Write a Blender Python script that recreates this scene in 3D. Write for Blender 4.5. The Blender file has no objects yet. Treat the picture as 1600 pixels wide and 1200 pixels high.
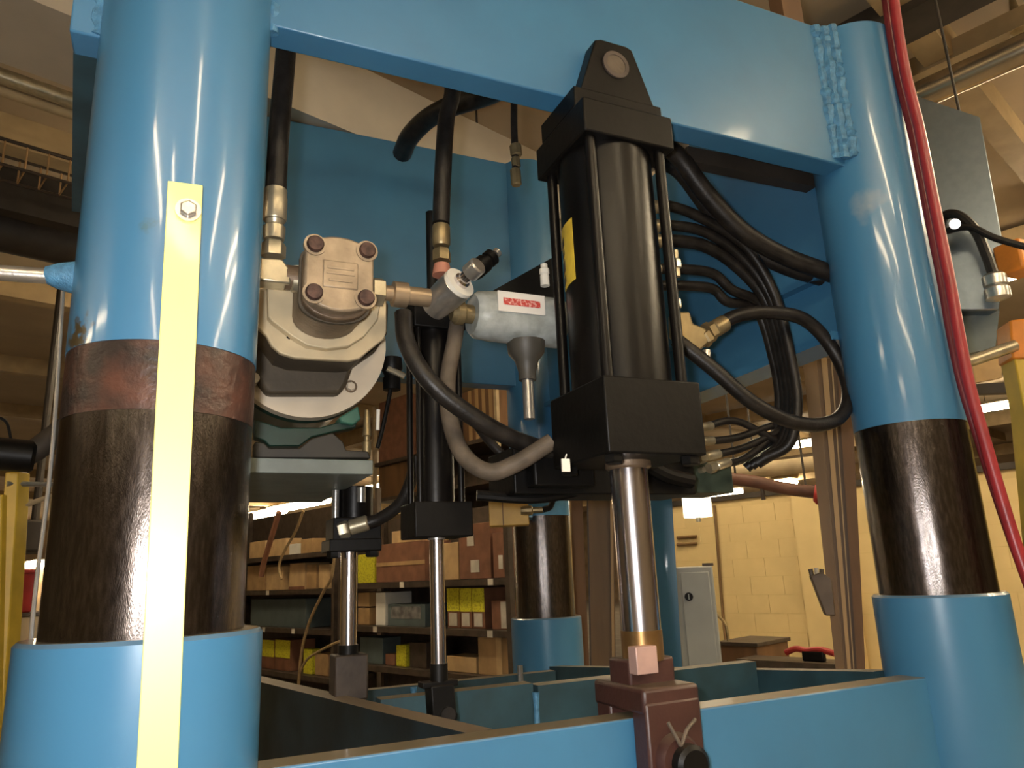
import bpy, math, random
from mathutils import Vector as V, Matrix
random.seed(7)
SC = bpy.context.scene
COL = SC.collection

# ------------------------------------------------------------------ camera
F = 1173.0                                   # focal length in pixels of a 1600x1200 frame
R = Matrix(((0.91258403, -0.06229796, -0.40411552),
            (-0.40671775, -0.24002325, -0.88145874),
            (-0.04208403, 0.96876613, -0.24437907)))
EYE = V((0, 0, 1.55))
cam_d = bpy.data.cameras.new('camera'); cam = bpy.data.objects.new('camera', cam_d); COL.objects.link(cam)
cam_d.sensor_fit = 'HORIZONTAL'; cam_d.sensor_width = 36; cam_d.lens = F / 1600 * 36
cam_d.clip_start = 0.02; cam_d.clip_end = 200
cam.matrix_world = Matrix.Translation(EYE) @ R.to_4x4()
SC.camera = cam

# ------------------------------------------------------------------ world, flash, exposure
w = bpy.data.worlds.new('hall_air'); SC.world = w; w.use_nodes = True
w.node_tree.nodes['Background'].inputs[0].default_value = (1.0, 0.80, 0.55, 1)
w.node_tree.nodes['Background'].inputs[1].default_value = 0.10
fl = bpy.data.lights.new('camera_flash', 'SPOT'); fl.energy = 76; fl.color = (1.0, 0.97, 0.95)
fl.spot_size = math.radians(115); fl.spot_blend = 0.6; fl.shadow_soft_size = 0.025
flo = bpy.data.objects.new('camera_flash', fl); COL.objects.link(flo)
flo.matrix_world = Matrix.Translation(EYE + R @ V((-0.055, 0.03, 0))) @ R.to_4x4()
SC.view_settings.view_transform = 'Standard'; SC.view_settings.look = 'None'
SC.view_settings.gamma = 1; SC.view_settings.exposure = 0.2; SC.view_settings.use_curve_mapping = False

# ------------------------------------------------------------------ measuring helpers
def ray(x, y): return (R @ V((x - 800, 600 - y, -F))).normalized()
def aY(x, y, Y): r = ray(x, y); return EYE + r * (Y / r.y)
def aX(x, y, X): r = ray(x, y); return EYE + r * (X / r.x)
def aZ(x, y, Z): r = ray(x, y); return EYE + r * ((Z - EYE.z) / r.z)
def aD(x, y, D): r = ray(x, y); return EYE + r * (D / math.hypot(r.x, r.y))
HU = V((0.9455, 0.3256, 0)); HV = V((-0.3256, 0.9455, 0)); UP = V((0, 0, 1))   # the hall's own axes
def aU(x, y, U): r = ray(x, y); return EYE + r * (U / r.dot(HU))
def aV(x, y, W): r = ray(x, y); return EYE + r * (W / r.dot(HV))
def hall(u, v, z): return HU * u + HV * v + UP * z
def huv(p): return p.dot(HU), p.dot(HV)

# ------------------------------------------------------------------ materials
MT = {}
def worn_coat(m, rough):
    b = m.node_tree.nodes['Principled BSDF']; b.inputs['Coat Roughness'].default_value = rough
    m.node_tree.links.new(b.inputs['Normal'].links[0].from_socket, b.inputs['Coat Normal'])
def mat(name, col, rough=.5, metal=0., var=.15, scale=8., bump=0., col2=None, dust=None, stretch=None, emit=None, spec=.5, coat=0., th=(.35, .65)):
    if name in MT: return MT[name]
    m = bpy.data.materials.new(name); m.use_nodes = True
    nt = m.node_tree; b = nt.nodes['Principled BSDF']; L = nt.links
    b.inputs['Roughness'].default_value = rough; b.inputs['Metallic'].default_value = metal
    b.inputs['Specular IOR Level'].default_value = spec
    b.inputs['Coat Weight'].default_value = coat; b.inputs['Coat Roughness'].default_value = .08
    geo = nt.nodes.new('ShaderNodeNewGeometry'); mp = nt.nodes.new('ShaderNodeMapping')
    L.new(geo.outputs['Position'], mp.inputs['Vector'])
    mp.inputs['Scale'].default_value = stretch or (1, 1, 1)
    nz = nt.nodes.new('ShaderNodeTexNoise'); nz.inputs['Scale'].default_value = scale; nz.inputs['Detail'].default_value = 5
    L.new(mp.outputs[0], nz.inputs['Vector'])
    rp = nt.nodes.new('ShaderNodeValToRGB'); L.new(nz.outputs['Fac'], rp.inputs['Fac'])
    c2 = col2 or tuple(c * (1 - var * 2) for c in col)
    rp.color_ramp.elements[0].position = th[0]; rp.color_ramp.elements[1].position = th[1]
    rp.color_ramp.elements[0].color = (*c2, 1); rp.color_ramp.elements[1].color = (*col, 1)
    out = rp.outputs['Color']
    if dust:                                     # settled dirt on faces that look up
        sx = nt.nodes.new('ShaderNodeSeparateXYZ'); L.new(geo.outputs['Normal'], sx.inputs[0])
        mr = nt.nodes.new('ShaderNodeMapRange'); mr.inputs[1].default_value = .6; mr.inputs[2].default_value = .95
        L.new(sx.outputs['Z'], mr.inputs[0])
        mx = nt.nodes.new('ShaderNodeMix'); mx.data_type = 'RGBA'
        L.new(mr.outputs[0], mx.inputs['Factor']); L.new(out, mx.inputs['A']); mx.inputs['B'].default_value = (*dust, 1)
        out = mx.outputs['Result']
    L.new(out, b.inputs['Base Color'])
    if bump:
        bp = nt.nodes.new('ShaderNodeBump'); bp.inputs['Strength'].default_value = bump; bp.inputs['Distance'].default_value = .004
        n2 = nt.nodes.new('ShaderNodeTexNoise'); n2.inputs['Scale'].default_value = scale * 5; n2.inputs['Detail'].default_value = 4
        L.new(mp.outputs[0], n2.inputs['Vector']); L.new(n2.outputs['Fac'], bp.inputs['Height']); L.new(bp.outputs[0], b.inputs['Normal'])
    if emit:
        b.inputs['Emission Color'].default_value = (*emit[0], 1); b.inputs['Emission Strength'].default_value = emit[1]
    MT[name] = m; return m

BLUE = (.048, .180, .335)
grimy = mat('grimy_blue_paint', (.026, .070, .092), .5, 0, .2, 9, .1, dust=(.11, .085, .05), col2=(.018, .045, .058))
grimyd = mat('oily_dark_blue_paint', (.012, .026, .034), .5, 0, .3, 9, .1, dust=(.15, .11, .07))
blue = mat('blue_paint', BLUE, .36, 0, .08, 5, .05, dust=(.16, .13, .08), coat=.15, col2=(.043, .158, .295))
bluec = mat('blue_column_paint', BLUE, .33, 0, .08, 4, .05, dust=(.16, .13, .08), coat=.45, stretch=(1, 1, .25), col2=(.045, .167, .31))
def stain(m, P, rad, col, scale, th):
    nt = m.node_tree; L = nt.links; b = nt.nodes['Principled BSDF']
    src = b.inputs['Base Color'].links[0].from_socket
    g = nt.nodes.new('ShaderNodeNewGeometry'); d = nt.nodes.new('ShaderNodeVectorMath'); d.operation = 'DISTANCE'
    L.new(g.outputs['Position'], d.inputs[0]); d.inputs[1].default_value = P
    nz = nt.nodes.new('ShaderNodeTexNoise'); nz.inputs['Scale'].default_value = scale; nz.inputs['Detail'].default_value = 6
    L.new(g.outputs['Position'], nz.inputs['Vector'])
    mr = nt.nodes.new('ShaderNodeMapRange'); mr.inputs[1].default_value = 0; mr.inputs[2].default_value = rad; mr.inputs[3].default_value = .75; mr.inputs[4].default_value = 0
    L.new(d.outputs['Value'], mr.inputs[0])
    ad = nt.nodes.new('ShaderNodeMath'); ad.operation = 'MULTIPLY'; L.new(mr.outputs[0], ad.inputs[0]); L.new(nz.outputs['Fac'], ad.inputs[1])
    m2 = nt.nodes.new('ShaderNodeMapRange'); m2.inputs[1].default_value = th[0]; m2.inputs[2].default_value = th[1]; L.new(ad.outputs[0], m2.inputs[0])
    mx = nt.nodes.new('ShaderNodeMix'); mx.data_type = 'RGBA'
    L.new(m2.outputs[0], mx.inputs['Factor']); L.new(src, mx.inputs['A']); mx.inputs['B'].default_value = (*col, 1)
    L.new(mx.outputs['Result'], b.inputs['Base Color'])
stain(bluec, (-.155, 1.305, 1.945), .085, (.06, .045, .02), 55, (.22, .30))
stain(bluec, (-.06, 1.24, 2.12), .05, (.05, .14, .2), 60, (.27, .40))
stain(bluec, (1.71, 1.32, 2.50), .11, (.30, .34, .35), 14, (.20, .50))
weldb = mat('blue_weld', (.085, .26, .45), .4, 0, .2, 60, .6)
steel_d = mat('oiled_dark_steel', (.14, .115, .10), .25, 1., .2, 150, .13, stretch=(1, 1, .22), col2=(.050, .040, .034), coat=1., th=(.40, .78))
worn_coat(steel_d, .13)
rusty = mat('rusty_sleeve', (.085, .034, .022), .38, .1, .2, 16, .5, col2=(.022, .015, .013), spec=.5)
yellow = mat('yellow_bar_paint', (.95, .92, .30), .4, 0, .02, 3, coat=.4)
black = mat('black_paint', (.005, .0045, .004), .45, 0, .2, 12, .15, dust=(.03, .022, .016), spec=.2)
blackg = mat('black_cylinder_paint', (.0055, .0045, .004), .32, 0, .2, 10, .1, spec=.22)
rubber = mat('black_hose_rubber', (.018, .015, .013), .42, 0, .3, 30, .2, spec=.35)
rubbert = mat('dusty_hose_rubber', (.125, .098, .072), .6, 0, .2, 20, .2, spec=.3)
chrome = mat('chrome_rod', (.66, .62, .63), .2, 1, .03, 4, stretch=(1, 1, .2))
steel = mat('bright_steel', (.62, .60, .56), .28, .85, .1, 30, .1)
zinc = mat('zinc_fitting', (.56, .50, .36), .34, .7, .15, 25, .1)
brass = mat('brass_fitting', (.36, .28, .15), .4, .7, .15, 25, .1)
bronze = mat('bronze_collar', (.36, .21, .08), .3, .8, .15, 20)
alu = mat('tan_cast_aluminium', (.40, .31, .21), .45, .35, .18, 22, .3)
alud = mat('brown_cast_aluminium', (.19, .13, .08), .45, .3, .18, 22, .3)
cream = mat('cream_machined_plate', (.66, .55, .36), .42, .25, .08, 12, .1)
creamw = mat('pale_machined_flange', (.66, .57, .44), .45, .2, .06, 10, .1)
olive = mat('brown_cast_adapter', (.080, .062, .040), .6, .1, .12, 14, .2)
green = mat('green_motor_paint', (.007, .036, .025), .4, 0, .2, 10, .1)
rustbolt = mat('rusty_bolt', (.10, .055, .045), .5, .4, .3, 60, .3)
red_pr = mat('maroon_primer', (.058, .023, .018), .42, 0, .15, 14, .2, dust=(.09, .06, .04))
pinkst = mat('pinkish_flat_steel', (.50, .33, .29), .5, .3, .08, 20)
greyp = mat('grey_filter_paint', (.40, .43, .42), .4, 0, .12, 25, .15, col2=(.25, .27, .25))
greyt = mat('grey_green_plate', (.15, .18, .17), .5, 0, .15, 12)
white_l = mat('white_label', (.72, .69, .64), .5, 0, .03, 10)
red_l = mat('red_print', (.50, .05, .04), .5, 0, .6, 160, col2=(.72, .45, .40), th=(.35, .55))
ylab = mat('yellow_sticker', (.68, .50, .05), .45, 0, .25, 30, col2=(.55, .38, .04))
ylabd = mat('dark_print', (.06, .045, .02), .5)
red_h = mat('red_hose_rubber', (.30, .022, .028), .36, 0, .12, 14, .05)
orange = mat('orange_paint', (.75, .26, .03), .45, 0, .15, 10)
yelp = mat('yellow_guard_paint', (.72, .48, .05), .45, 0, .12, 8)
card = mat('cardboard', (.42, .26, .115), .8, 0, .12, 9)
cardl = mat('pale_cardboard', (.55, .37, .18), .8, 0, .1, 9)
cardd = mat('red_brown_cardboard', (.22, .095, .05), .8, 0, .14, 9)
ybox = mat('yellow_green_carton', (.62, .58, .03), .6, 0, .25, 60, col2=(.42, .38, .02), th=(.4, .5))
binb = mat('grey_blue_bin', (.10, .13, .13), .5, 0, .12, 6)
rack = mat('brown_rack_steel', (.085, .062, .045), .5, .2, .2, 12)
tagw = mat('small_white_tag', (.66, .60, .50), .6)
wood = mat('brown_column_paint', (.20, .115, .045), .5, 0, .2, 5, .1, stretch=(1, 1, .1))
woodl = mat('tan_edge', (.42, .27, .12), .5, 0, .15, 6, stretch=(1, 1, .1))
brownp = mat('brown_board', (.17, .085, .035), .6, 0, .2, 7, stretch=(1, 1, .15))
wallm = mat('yellow_block_paint', (.66, .51, .25), .6, 0, .05, 3, .2)
mort = mat('yellow_mortar', (.62, .475, .23), .7, 0, .05, 8, .2)
walld = mat('brown_far_wall', (.22, .15, .08), .8, 0, .2, 2)
wallc = mat('cream_hall_wall', (.60, .50, .36), .8, 0, .05, 2)
ceilm = mat('tan_ceiling_deck', (.50, .40, .27), .8, 0, .07, 2, .1)
joist = mat('tan_ceiling_joist', (.46, .34, .18), .6, 0, .1, 5)
joistd = mat('dark_ceiling_steel', (.045, .036, .028), .6, .1, .2, 6)
ductw = mat('pale_duct_steel', (.62, .56, .46), .5, .1, .05, 4)
galv = mat('galvanised_duct', (.48, .40, .28), .25, .8, .08, 6)
concrete = mat('concrete_floor', (.30, .26, .21), .6, 0, .15, 2, .1)
greyc = mat('grey_cabinet_paint', (.30, .32, .32), .45, 0, .05, 5)
beige = mat('beige_cabinet_paint', (.50, .40, .26), .5, 0, .05, 5)
bluesteel = mat('blue_grey_enclosure', (.24, .29, .34), .30, .92, .05, 30, .05, stretch=(1, 1, 1))
redbin = mat('red_bin_plastic', (.40, .025, .02), .5, 0, .15, 10)
redpipe = mat('red_brown_pipe', (.13, .055, .035), .5, 0, .2, 8)
pipew = mat('tan_insulated_pipe', (.42, .33, .2), .6, 0, .1, 8)
rope = mat('tan_cord', (.36, .25, .12), .8, 0, .15, 30)
whitep = mat('white_plastic', (.80, .77, .68), .5, 0, .04, 8)
tube_e = mat('lit_tube', (.9, .9, .85), .5, emit=((1.0, .81, .54), 60.0))
fixt = mat('lamp_housing', (.60, .55, .45), .5, 0, .05, 5)
paperd = mat('papers', (.22, .21, .20), .8, 0, .3, 14)

# ------------------------------------------------------------------ mesh builder
ORG = {}
def frame_of(d):
    d = d.normalized(); a = V((0, 0, 1)) if abs(d.z) < .9 else V((1, 0, 0))
    x = d.cross(a).normalized(); return x, d.cross(x).normalized()
def catmull(P, n=8):
    P = [V(p) for p in P]; Q = [P[0] * 2 - P[1]] + P + [P[-1] * 2 - P[-2]]; out = []
    for i in range(1, len(Q) - 2):
        a, b, c, d = Q[i - 1:i + 3]
        for k in range(n):
            t = k / n
            out.append(.5 * ((2 * b) + (c - a) * t + (2 * a - 5 * b + 4 * c - d) * t * t + (3 * b - a - 3 * c + d) * t ** 3))
    return out + [P[-1]]
class MB:
    def __init__(s): s.v = []; s.f = []
    def add(s, vs, fs):
        o = len(s.v); s.v += [V(p) for p in vs]; s.f += [tuple(i + o for i in f) for f in fs]; return s
    def hexa(s, b, t):           # bottom quad, top quad (same winding)
        return s.add(list(b) + list(t), [(3, 2, 1, 0), (4, 5, 6, 7), (0, 1, 5, 4), (1, 2, 6, 5), (2, 3, 7, 6), (3, 0, 4, 7)])
    def box(s, c, sz, ax=None):
        c = V(c); x, y, z = ax or (V((1, 0, 0)), V((0, 1, 0)), V((0, 0, 1)))
        x, y, z = x * sz[0] / 2, y * sz[1] / 2, z * sz[2] / 2
        return s.hexa([c - x - y - z, c + x - y - z, c + x + y - z, c - x + y - z], [c - x - y + z, c + x - y + z, c + x + y + z, c - x + y + z])
    def box2(s, a, b):
        return s.box([(a[i] + b[i]) / 2 for i in range(3)], [abs(b[i] - a[i]) for i in range(3)])
    def lathe(s, p, d, prof, n=24, ref=None):      # prof: (distance along axis, radius)
        p = V(p); d = V(d).normalized(); x, y = frame_of(d)
        vs = []; fs = []
        for t, r in prof:
            for k in range(n):
                a = 2 * math.pi * (k + .5) / n; vs.append(p + d * t + (x * math.cos(a) + y * math.sin(a)) * r)
        for i in range(len(prof) - 1):
            for k in range(n):
                k2 = (k + 1) % n; fs.append((i * n + k, i * n + k2, (i + 1) * n + k2, (i + 1) * n + k))
        fs.append(tuple(range(n - 1, -1, -1))); fs.append(tuple(range((len(prof) - 1) * n, len(prof) * n)))
        return s.add(vs, fs)
    def cyl(s, p, q, r, n=24, r2=None):
        d = V(q) - V(p); return s.lathe(p, d, [(0, r), (d.length, r if r2 is None else r2)], n)
    def ring(s, p, d, r0, r1, h, n=32):            # washer / hollow tube
        p = V(p); d = V(d).normalized(); x, y = frame_of(d); vs = []; fs = []
        for t, r in ((0, r0), (0, r1), (h, r1), (h, r0)):
            for k in range(n):
                a = 2 * math.pi * k / n; vs.append(p + d * t + (x * math.cos(a) + y * math.sin(a)) * r)
        for i in range(4):
            j = (i + 1) % 4
            for k in range(n):
                k2 = (k + 1) % n; fs.append((i * n + k, i * n + k2, j * n + k2, j * n + k))
        return s.add(vs, fs)
    def tube(s, P, r, n=12, sub=8, wob=0):
        Q = catmull(P, sub) if sub else [V(p) for p in P]
        x = None; vs = []; fs = []
        for i, p in enumerate(Q):
            d = (Q[min(i + 1, len(Q) - 1)] - Q[max(i - 1, 0)]).normalized()
            if x is None: x, _ = frame_of(d)
            x = (x - d * x.dot(d)).normalized(); y = d.cross(x)
            rr = (r[min(i * len(r) // len(Q), len(r) - 1)] if isinstance(r, (list, tuple)) else r) * (1 + wob * random.uniform(-1, 1))
            for k in range(n):
                a = 2 * math.pi * k / n; vs.append(p + (x * math.cos(a) + y * math.sin(a)) * rr)
        for i in range(len(Q) - 1):
            for k in range(n):
                k2 = (k + 1) % n; fs.append((i * n + k, i * n + k2, (i + 1) * n + k2, (i + 1) * n + k))
        fs.append(tuple(range(n - 1, -1, -1))); fs.append(tuple(range((len(Q) - 1) * n, len(Q) * n)))
        return s.add(vs, fs)
    def prism(s, poly, off):
        poly = [V(p) for p in poly]; off = V(off); n = len(poly)
        fs = [tuple(range(n)), tuple(range(2 * n - 1, n - 1, -1))] + [(i, i + n, (i + 1) % n + n, (i + 1) % n) for i in range(n)]
        return s.add(poly + [p + off for p in poly], fs)
    def ball(s, c, r, n=14):
        return s.lathe(V(c) - V((0, 0, r)), (0, 0, 1), [(r - r * math.cos(math.pi * k / 8), max(r * math.sin(math.pi * k / 8), r * .02)) for k in range(9)], n)
    def build(s, name, m, parent=None, label=None, cat=None, group=None, kind=None, bevel=0, sharp=35):
        if parent is not None: org = ORG[parent.name]
        else:
            xs = [p.x for p in s.v]; ys = [p.y for p in s.v]; zs = [p.z for p in s.v]
            org = V(((min(xs) + max(xs)) / 2, (min(ys) + max(ys)) / 2, min(zs)))
        me = bpy.data.meshes.new(name); me.from_pydata([p - org for p in s.v], [], s.f); me.update()
        import bmesh
        bm = bmesh.new(); bm.from_mesh(me); bmesh.ops.recalc_face_normals(bm, faces=bm.faces); bm.to_mesh(me); bm.free()
        for p in me.polygons: p.use_smooth = True
        me.set_sharp_from_angle(angle=math.radians(sharp))
        me.materials.append(m)
        o = bpy.data.objects.new(name, me); COL.objects.link(o); ORG[o.name] = org
        if parent is not None: o.parent = parent
        else: o.location = org
        if bevel:
            b = o.modifiers.new('bevel', 'BEVEL'); b.width = bevel; b.segments = 2; b.limit_method = 'ANGLE'; b.angle_limit = math.radians(40)
        if label: o['label'] = label
        if cat: o['category'] = cat
        if group: o['group'] = group
        if kind: o['kind'] = kind
        return o
def thing(name, loc, label=None, cat=None, group=None, kind=None):
    o = bpy.data.objects.new(name, None); COL.objects.link(o); o.location = loc; ORG[o.name] = V(loc); o.empty_display_size = .05
    if label: o['label'] = label
    if cat: o['category'] = cat
    if group: o['group'] = group
    if kind: o['kind'] = kind
    return o
def hexnut(p, d, r, h): return MB().lathe(p, d, [(0, r), (h * .8, r), (h, r * .85)], 6)

# ================================================================== THE HALL
CZ = 4.6
MB().box(hall(8, 8, -.05), (60, 60, .1), (HU, HV, UP)).build('floor', concrete, kind='structure')
ce = MB().box(hall(8, 8, CZ + .05), (60, 60, .1), (HU, HV, UP)).build('ceiling', ceilm, kind='structure')
MB().box(hall(31, 8, CZ / 2), (.2, 60, CZ), (HU, HV, UP)).build('wall_right', walld, kind='structure')
MB().box(hall(8, 38, CZ / 2), (60, .2, CZ), (HU, HV, UP)).build('wall_back', walld, kind='structure')
MB().box(hall(-16, 8, CZ / 2), (.2, 60, CZ), (HU, HV, UP)).build('wall_left', wallc, kind='structure')
MB().box(hall(8, -14, CZ / 2), (60, .2, CZ), (HU, HV, UP)).build('wall_front', wallc, kind='structure')

# deck ribs and joists running across the hall, part of the ceiling
for i, v in enumerate((-7.5, -4.5, 1.0, 5.4, 8.4, 11.4, 14.4, 18, 22, 27)):
    MB().box(hall(4, v, CZ - .11), (38, .16, .22), (HU, HV, UP)).build('joist', joist, ce)
for u in (-9, 8.2, 13.5, 19, 25):
    MB().box(hall(u, 8, CZ - .2), (.2, 42, .3), (HU, HV, UP)).build('girder', joist, ce)

# fluorescent lamps
LAMPH = 4.2
def lamp(c, d, label, ln=1.25, group='fluorescent ceiling lamps', tr=.02):
    t = thing('fluorescent_lamp', c + UP * .07, label, 'lamp', group)
    d = d.normalized(); s = d.cross(UP).normalized()
    MB().box(c + UP * (tr + .03), (ln, max(.16, tr * 7), .05), (d, s, UP)).build('lamp_housing', fixt, t, bevel=.008)
    for k in (-tr * 2.2, tr * 2.2):
        MB().cyl(c + s * k - d * (ln / 2 - .02), c + s * k + d * (ln / 2 - .02), tr, 10).build('lamp_tube', tube_e, t)
    for k in (-1, 1):
        MB().cyl(c + d * k * ln * .35 + UP * .07, c + d * k * ln * .35 + UP * (CZ - c.z), .006, 6).build('hanger_rod', joistd, t)
    return t
def lamp_px(x0, y0, x1, y1, z, label):
    a, b = aZ(x0, y0, z), aZ(x1, y1, z); c = (a + b) / 2
    return lamp(c, HV, label, max(.5, abs((a - b).dot(HV))), tr=(c - EYE).length * .0030)
lamp_px(388, 809, 432, 798, LAMPH, 'long lit tube lamp seen between the left column and the small cylinders, nearest the column')
lamp_px(434, 798, 499, 782, LAMPH, 'lit tube lamp continuing the row just right of the lamp nearest the left column')
lamp_px(585, 766, 614, 754, LAMPH, 'short bright lamp just right of the small cylinder under the motor shelf')
lamp_px(757, 728, 776, 722, LAMPH, 'small lit lamp showing through the tan looping hose')
lamp_px(1224, 701, 1268, 689, LAMPH, 'lit lamp beside the brown post below the hose loop')
lamp_px(1206, 757, 1237, 751, LAMPH, 'smaller lit lamp above the red-brown pipe near the brown post')
lamp_px(1100, 775, 1147, 766, LAMPH, 'lit lamp just above the yellow block wall beside the white box')
lamp_px(1536, 643, 1612, 622, LAMPH, 'wide lit lamp at the right edge beside the red hose')
lamp_px(2, 893, 58, 880, 2.75, 'lit lamp at the far left above the red bin')
for (u, v) in ((-3.5, -4.2), (-3.5, -6), (1.5, -4.2), (1.5, -6), (-6.5, 2.5), (-6.5, 5), (5.5, -2.5), (5.5, -4.5), (8.5, 2), (-8.5, -3), (9.5, -1), (-1.2, -2.8), (3.2, -9), (-2.2, -1.6), (0.4, -2.2), (2.8, -2.4), (5.3, -.7), (7.5, .3), (4.7, -1.3), (2.4, 5.2), (2.7, 7.2), (5.6, 3.4), (6.3, 5.0)):  # unseen lamps added to light the frame, racks, wall and ceiling
    lamp(hall(u, v, LAMPH), HV, 'added fluorescent lamp out of view that brightens the hall', 1.8, 'added lamps out of view')


# ================================================================== THE PRESS FRAME
YF, YB = 1.355, 1.425                     # front and back of the thick front plates
CL = V((-.025, 1.385, 0)); CR = V((1.832, 1.40, 0)); CB = V((1.745, 3.52, 0)); CE = V((-.03, 3.55, 0))
pf = thing('press_frame', (.9, 2.4, 0), 'large blue four-column press frame carrying the black cylinders', 'press frame')
def vcyl(c, z0, z1, r, n=64): return MB().cyl(V((c.x, c.y, z0)), V((c.x, c.y, z1)), r, n)
def column(c, r, rs, zs, zb, zt, seam=None):
    # zs socket top, zb top of bare steel, zt column top
    t = vcyl(c, zb, zt, r).build('column', bluec, pf, label='blue painted column tube')
    if seam:
        vcyl(c, zs - .05, seam, r * .985).build('bare_sleeve', steel_d, t, label='bare dark steel sleeve')
        vcyl(c, seam, zb, r * .992).build('rusty_band', rusty, t, label='rust-brown band below the paint')
    else:
        vcyl(c, zs - .05, zb, r * .99).build('bare_sleeve', steel_d, t, label='bare dark steel sleeve')
    MB().lathe(V((c.x, c.y, 0)), UP, [(0, rs), (zs - .006, rs), (zs, rs - .006)], 64).build('column_socket', bluec, pf, label='blue socket around the column foot')
    return t
colL = column(CL, .150, .178, 1.482, 1.925, 3.18, seam=1.815)
colR = column(CR, .140, .158, 1.455, 1.888, 3.085)
column(CB, .150, .176, 1.334, 1.824, 3.80)
column(CE, .150, .176, 1.325, 1.835, 3.80)
# front plates
MB().box2((CL.x - .195, YF, 2.525), (CL.x - .02, YB, 3.10)).build('beam_end', blue, pf, bevel=.004)
MB().box2((CL.x + .05, YF, 2.64), (CR.x - .05, YB, 3.10)).build('upper_front_beam', blue, pf, label='thick blue upper beam plate', bevel=.004)
MB().box2((CL.x + .05, YF, .70), (CR.x - .05, YB, 1.266)).build('lower_front_beam', blue, pf, label='thick blue lower beam plate with dirty top edge', bevel=.004)
# left side plate behind the near column
k0, k1 = aZ(110, 58, 2.53), aZ(112, 330, 2.53)
k0.y = 1.426
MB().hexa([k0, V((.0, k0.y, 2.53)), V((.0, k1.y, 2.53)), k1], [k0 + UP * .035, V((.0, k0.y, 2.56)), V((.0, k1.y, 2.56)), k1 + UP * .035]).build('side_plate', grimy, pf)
MB().box2((CE.x - .04, 1.6, 2.64), (CE.x + .04, 3.4, 3.18)).build('upper_side_beam', blue, pf)
# rear beam (tall tank-like face)
MB().box2((CE.x + .1, 3.46, 2.50), (CB.x - .03, 3.56, 3.80)).build('upper_rear_beam', blue, pf, label='deep blue rear beam face', bevel=.004)
# right side beam: web and bottom flange, from the near right column to the rear one
def quadplate(a, b, z0a, z1a, z0b, z1b, th):
    d = (b - a); d.z = 0; n = d.cross(UP).normalized() * th / 2
    A, B = V((a.x, a.y, 0)), V((b.x, b.y, 0))
    return MB().hexa([A - n + UP * z0a, B - n + UP * z0b, B + n + UP * z0b, A + n + UP * z0a], [A - n + UP * z1a, B - n + UP * z1b, B + n + UP * z1b, A + n + UP * z1a])
quadplate(V((1.80, 1.50, 0)), V((1.78, 3.42, 0)), 2.17, 3.15, 2.12, 3.15, .05).build('upper_side_beam', blue, pf)
quadplate(V((1.77, 1.50, 0)), V((1.74, 3.42, 0)), 2.165, 2.19, 2.115, 2.14, .12).build('side_beam_flange', blue, pf)
quadplate(V((1.77, 1.50, 0)), V((1.75, 3.42, 0)), 2.375, 2.395, 2.375, 2.395, .06).build('side_beam_rib', blue, pf)
# lower frame members
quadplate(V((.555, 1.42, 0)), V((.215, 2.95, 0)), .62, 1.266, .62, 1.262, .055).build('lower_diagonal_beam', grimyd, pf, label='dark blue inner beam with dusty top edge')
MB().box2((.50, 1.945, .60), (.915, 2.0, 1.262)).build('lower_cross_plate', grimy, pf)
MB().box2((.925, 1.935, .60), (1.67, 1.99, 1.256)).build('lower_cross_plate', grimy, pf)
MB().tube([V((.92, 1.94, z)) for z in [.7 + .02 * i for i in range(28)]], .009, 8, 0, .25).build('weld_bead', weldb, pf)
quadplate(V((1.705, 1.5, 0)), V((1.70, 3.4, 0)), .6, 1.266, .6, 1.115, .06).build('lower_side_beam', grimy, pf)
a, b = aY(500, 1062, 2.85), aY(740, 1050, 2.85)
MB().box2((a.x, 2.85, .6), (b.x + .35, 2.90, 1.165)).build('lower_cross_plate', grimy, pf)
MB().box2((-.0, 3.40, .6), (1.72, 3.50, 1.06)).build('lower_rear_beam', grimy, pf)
a = aY(646, 1050, 2.845)
MB().tube([V((a.x, 2.845, z)) for z in [1.0 + .02 * i for i in range(9)]], .012, 8, 0, .25).build('weld_bead', weldb, pf)
a = aY(812, 1050, 2.845)
MB().cyl(V((a.x, 2.84, 1.10)), V((a.x, 2.84, 1.20)), .011, 10).build('locating_pin', steel, pf)
# weld beads where beam meets column
def weld(x, z0, z1, y, r, n=3, dx=.022):
    for k in range(n):
        P = [V((x + dx * k, y - .012 * k + random.uniform(-.003, .003), z0 + (z1 - z0) * i / 40)) for i in range(41)]
        MB().tube(P, r, 8, 0, .28).build('weld_bead', weldb, pf)
weld(CR.x - .165, 2.655, 3.09, YF + .003, .017, 3, .021)
weld(CL.x + .152, 2.63, 3.1, YF + .01, .012, 1)
MB().tube([V((CL.x - .152 + .004 * math.sin(i * 2.), 1.36, 2.53 + .016 * i)) for i in range(36)], .013, 8, 0, .28).build('weld_bead', weldb, pf)
# unpainted upper post standing behind the beam's right end
MB().box2((1.60, 1.40, 3.05), (1.68, 1.45, 3.7)).build('upper_strut', brownp, pf)
# motor shelf with its bracket to the near column
sa, sb = aY(392, 715, 1.76), aY(583, 718, 1.76)
MB().box2((.02, 1.76, 1.792), (sb.x, 2.42, 1.826)).build('motor_shelf', greyt, pf, label='grey-green motor shelf plate', bevel=.002)
MB().box2((-.06, 1.5, 1.70), (.03, 2.42, 1.826)).build('shelf_rail', blue, pf)
# small lug welded on the near column for the rail pipe
pl = aY(98, 432, 1.40)
MB().lathe(V((CL.x - .195, 1.40, pl.z)), (1, 0, 0), [(0, .014), (.018, .022), (.05, .03)], 16).build('pipe_lug', weldb, pf)

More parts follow.
